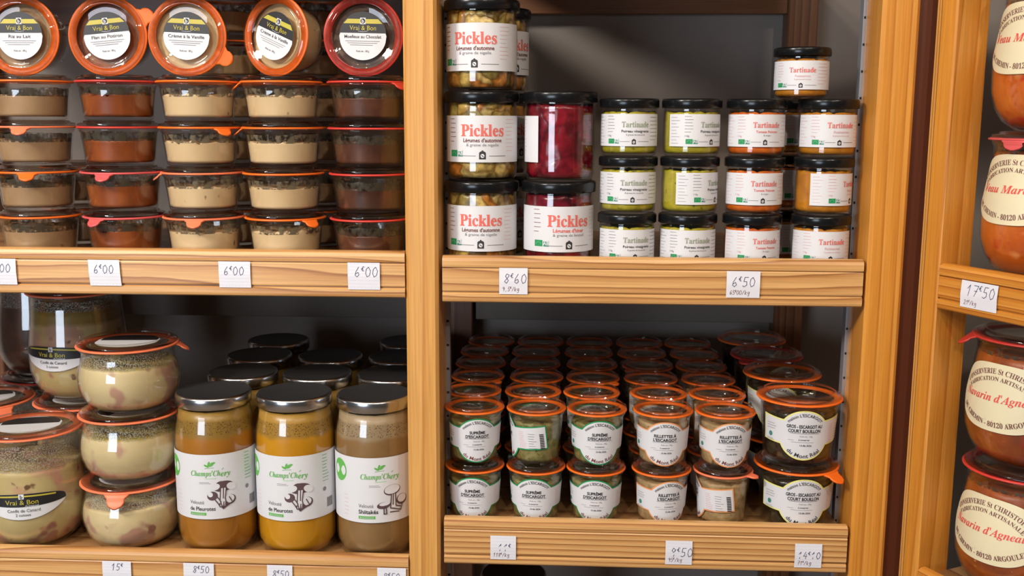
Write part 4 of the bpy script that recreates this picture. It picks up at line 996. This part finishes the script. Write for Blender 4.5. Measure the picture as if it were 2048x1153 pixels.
# ------------------------------------------------------------------ stew jars on the angled unit
def stewkind(name, RW, HW, fill, mat, t, lz):
    ZW = HW-0.0100; P = tulip_prof(RW, ZW, 1.03, 0.91, 0.62)
    body = body_mesh(P); lid, _ = lid_mesh(RW, ZW, HW)
    return (Kind('stew_jar', 'jar', [('glass_body', body), ('contents', fill_mesh(P, fill, mat, wav=0.002, seed=4)), ('condensation', band_mesh(P, fill-0.001, ZW-0.012, SMEAR_D)), ('rubber_ring', ring_mesh(RW, ZW, RED)), ('glass_lid', lid), ('label', on_jar(stew_label(t), P, lz))]), RW, ZW)
UK, RU, ZU = stewkind('u', 0.0690, 0.1650, 0.140, STEWU, 'Veau Marengo', 0.101)
LK, RLw, ZLw = stewkind('l', 0.0700, 0.1580, 0.132, STEW, "Navarin d'Agneau", 0.085)
sc_ = P1+D*0.066+M*0.0925
for r in range(2):
    UK.place((sc_.x, sc_.y, 1.222+r*0.1650), AZ+0.02, 'orange veal stew jar with cream label, %s one above the angled shelf lip' % ['lower', 'upper'][r], 'veal stew jars', swap={'rubber_ring': ring_mesh(RU, ZU, PINK, 0.0, tw=0.015, tl=0.012, droop=1.35) if r == 0 else ring_mesh(RU, ZU, RED)})
    LK.place((sc_.x, sc_.y, 0.843+r*0.1580), AZ+0.10, 'brown-red lamb stew jar with cream label, %s one below the angled shelf lip' % ['lower', 'upper'][r], 'lamb stew jars', swap={'rubber_ring': ring_mesh(RLw, ZLw, RED, -0.80, tw=0.013, tl=0.021, droop=0.6) if r else ring_mesh(RLw, ZLw, RED)})

# ------------------------------------------------------------------ jar just showing in the bay below
KB = Kind('soup_jar', 'jar', VK['oyster'].parts)
KB.place((-0.0640, 0.215, 0.515), 0, 'dark-lidded jar glimpsed under the lower right shelf lip', 'jars in the lowest bay')

# ------------------------------------------------------------------ price tags
def price_tag(x, z, w, h, big, small, lab, loc=None, rz=0.0, bx=0.15, by=0.48, bh=0.0105, grid=True, cut=0.0, grp='handwritten price tags', lean=0.0):
    a = Art(); a.patch(-w/2, w/2, h/2, -h/2, TAGP, 10, 0, 8)
    if grid:
        k = -w/2+0.004
        while k < w/2-0.001: a.rect(k, -h/2+0.001, k+0.00025, h/2-0.001, PALEINK, 1); k += 0.0042
        k = -h/2+0.003
        while k < h/2-0.001: a.rect(-w/2+0.0005, k, w/2-0.0005, k+0.00025, PALEINK, 1); k += 0.0042
    pen(a, big, -w/2+w*bx, -h/2+h*by, bh, BLUEINK if big else INK, wd=0.00075)
    if small: pen(a, small, -w/2+w*0.10, -h/2+h*0.12, 0.0052, BROWNINK, wd=0.0005, adv=0.62)
    def fn(u, v, off):
        bend = 0.0030*max(0, (v/h+0.5))**2*0.3+0.0026*(0.5-abs(v/h))*1.2
        return (u+lean*v, -0.0008-off-bend*0.8, v)
    o = obj('price_tag', a.build(fn, step=0.0001).mesh('price_tag'))
    o.location = loc if loc else (x, 0, z); o.rotation_euler = (0, 0, rz)
    tag(o, lab, 'price tag', grp)
z1, z2, z3, z4 = 1.2085, 1.2035, 0.8610, 0.8140
price_tag(-0.6935, z1, 0.0385, 0.0325, '6e00', ' ', 'price tag reading 6€00 cut by the left edge, on the upper left lip')
price_tag(-0.5625, z1, 0.0395, 0.0325, '6e00', ' ', 'price tag reading 6€00 under the caramel dessert stack', lean=-0.04)
price_tag(-0.3995, z1-0.0003, 0.0395, 0.0325, '6e00', ' ', 'price tag reading 6€00 under the middle of the vanilla dessert stacks')
price_tag(-0.2395, z1-0.0005, 0.0395, 0.0335, '6e00', ' ', 'price tag reading 6€00 under the chocolate dessert stack, next to the middle post', bx=0.2, bh=0.012)
price_tag(-0.0565, z2+0.0005, 0.0345, 0.0325, '8e60', '9,5e/kg', 'price tag reading 8€60 below the pickle jars', bh=0.0115, by=0.42, grid=False)
price_tag(0.2200, z2-0.0003, 0.0400, 0.0325, '6e50', '65e00/kg', 'price tag reading 6€50 below the spread jars', bh=0.0115, by=0.42, grid=False)
price_tag(-0.0680, z3+0.0002, 0.0325, 0.0320, '11e', '118e/kg', 'squared-paper price tag on the lower right lip, leftmost one', bx=0.28, by=0.36, bh=0.0095)
price_tag(0.1535, z3-0.0010, 0.0335, 0.0320, '9e50', '95e/kg', 'squared-paper price tag on the lower right lip, under the orange-labelled jars', bx=0.18, by=0.34, bh=0.0115)
price_tag(0.3145, z3-0.0010, 0.0335, 0.0320, '14e10', '71e/kg', 'squared-paper price tag on the lower right lip, under the large snail jars', bx=0.1, by=0.38, bh=0.0090)
price_tag(-0.5700, z4, 0.0380, 0.0325, '15e', ' ', 'price tag at the lower edge below the stack of low confit jars', bx=0.3, by=0.62, bh=0.009)
price_tag(-0.4620, z4, 0.0400, 0.0325, '8e50', ' ', 'price tag at the lower edge below the amber soup jar', bx=0.3, by=0.6, bh=0.009)
price_tag(-0.3560, z4, 0.0330, 0.0325, '8e50', ' ', 'price tag at the lower edge below the yellow soup jar', bx=0.2, by=0.5, bh=0.009)
price_tag(-0.2110, z4, 0.0370, 0.0325, '8e50', ' ', 'price tag at the lower edge below the brown soup jar beside the post', bx=0.2, by=0.5, bh=0.009)
tp = P1+D*0.0610
price_tag(0, 0, 0.0500, 0.0310, '17e50', '21e/kg', 'price tag reading 17€50 on the angled shelf at the right edge', loc=(tp.x, tp.y, 1.2043), rz=AZ, bx=0.14, by=0.46, bh=0.0125, grid=False, lean=0.03)
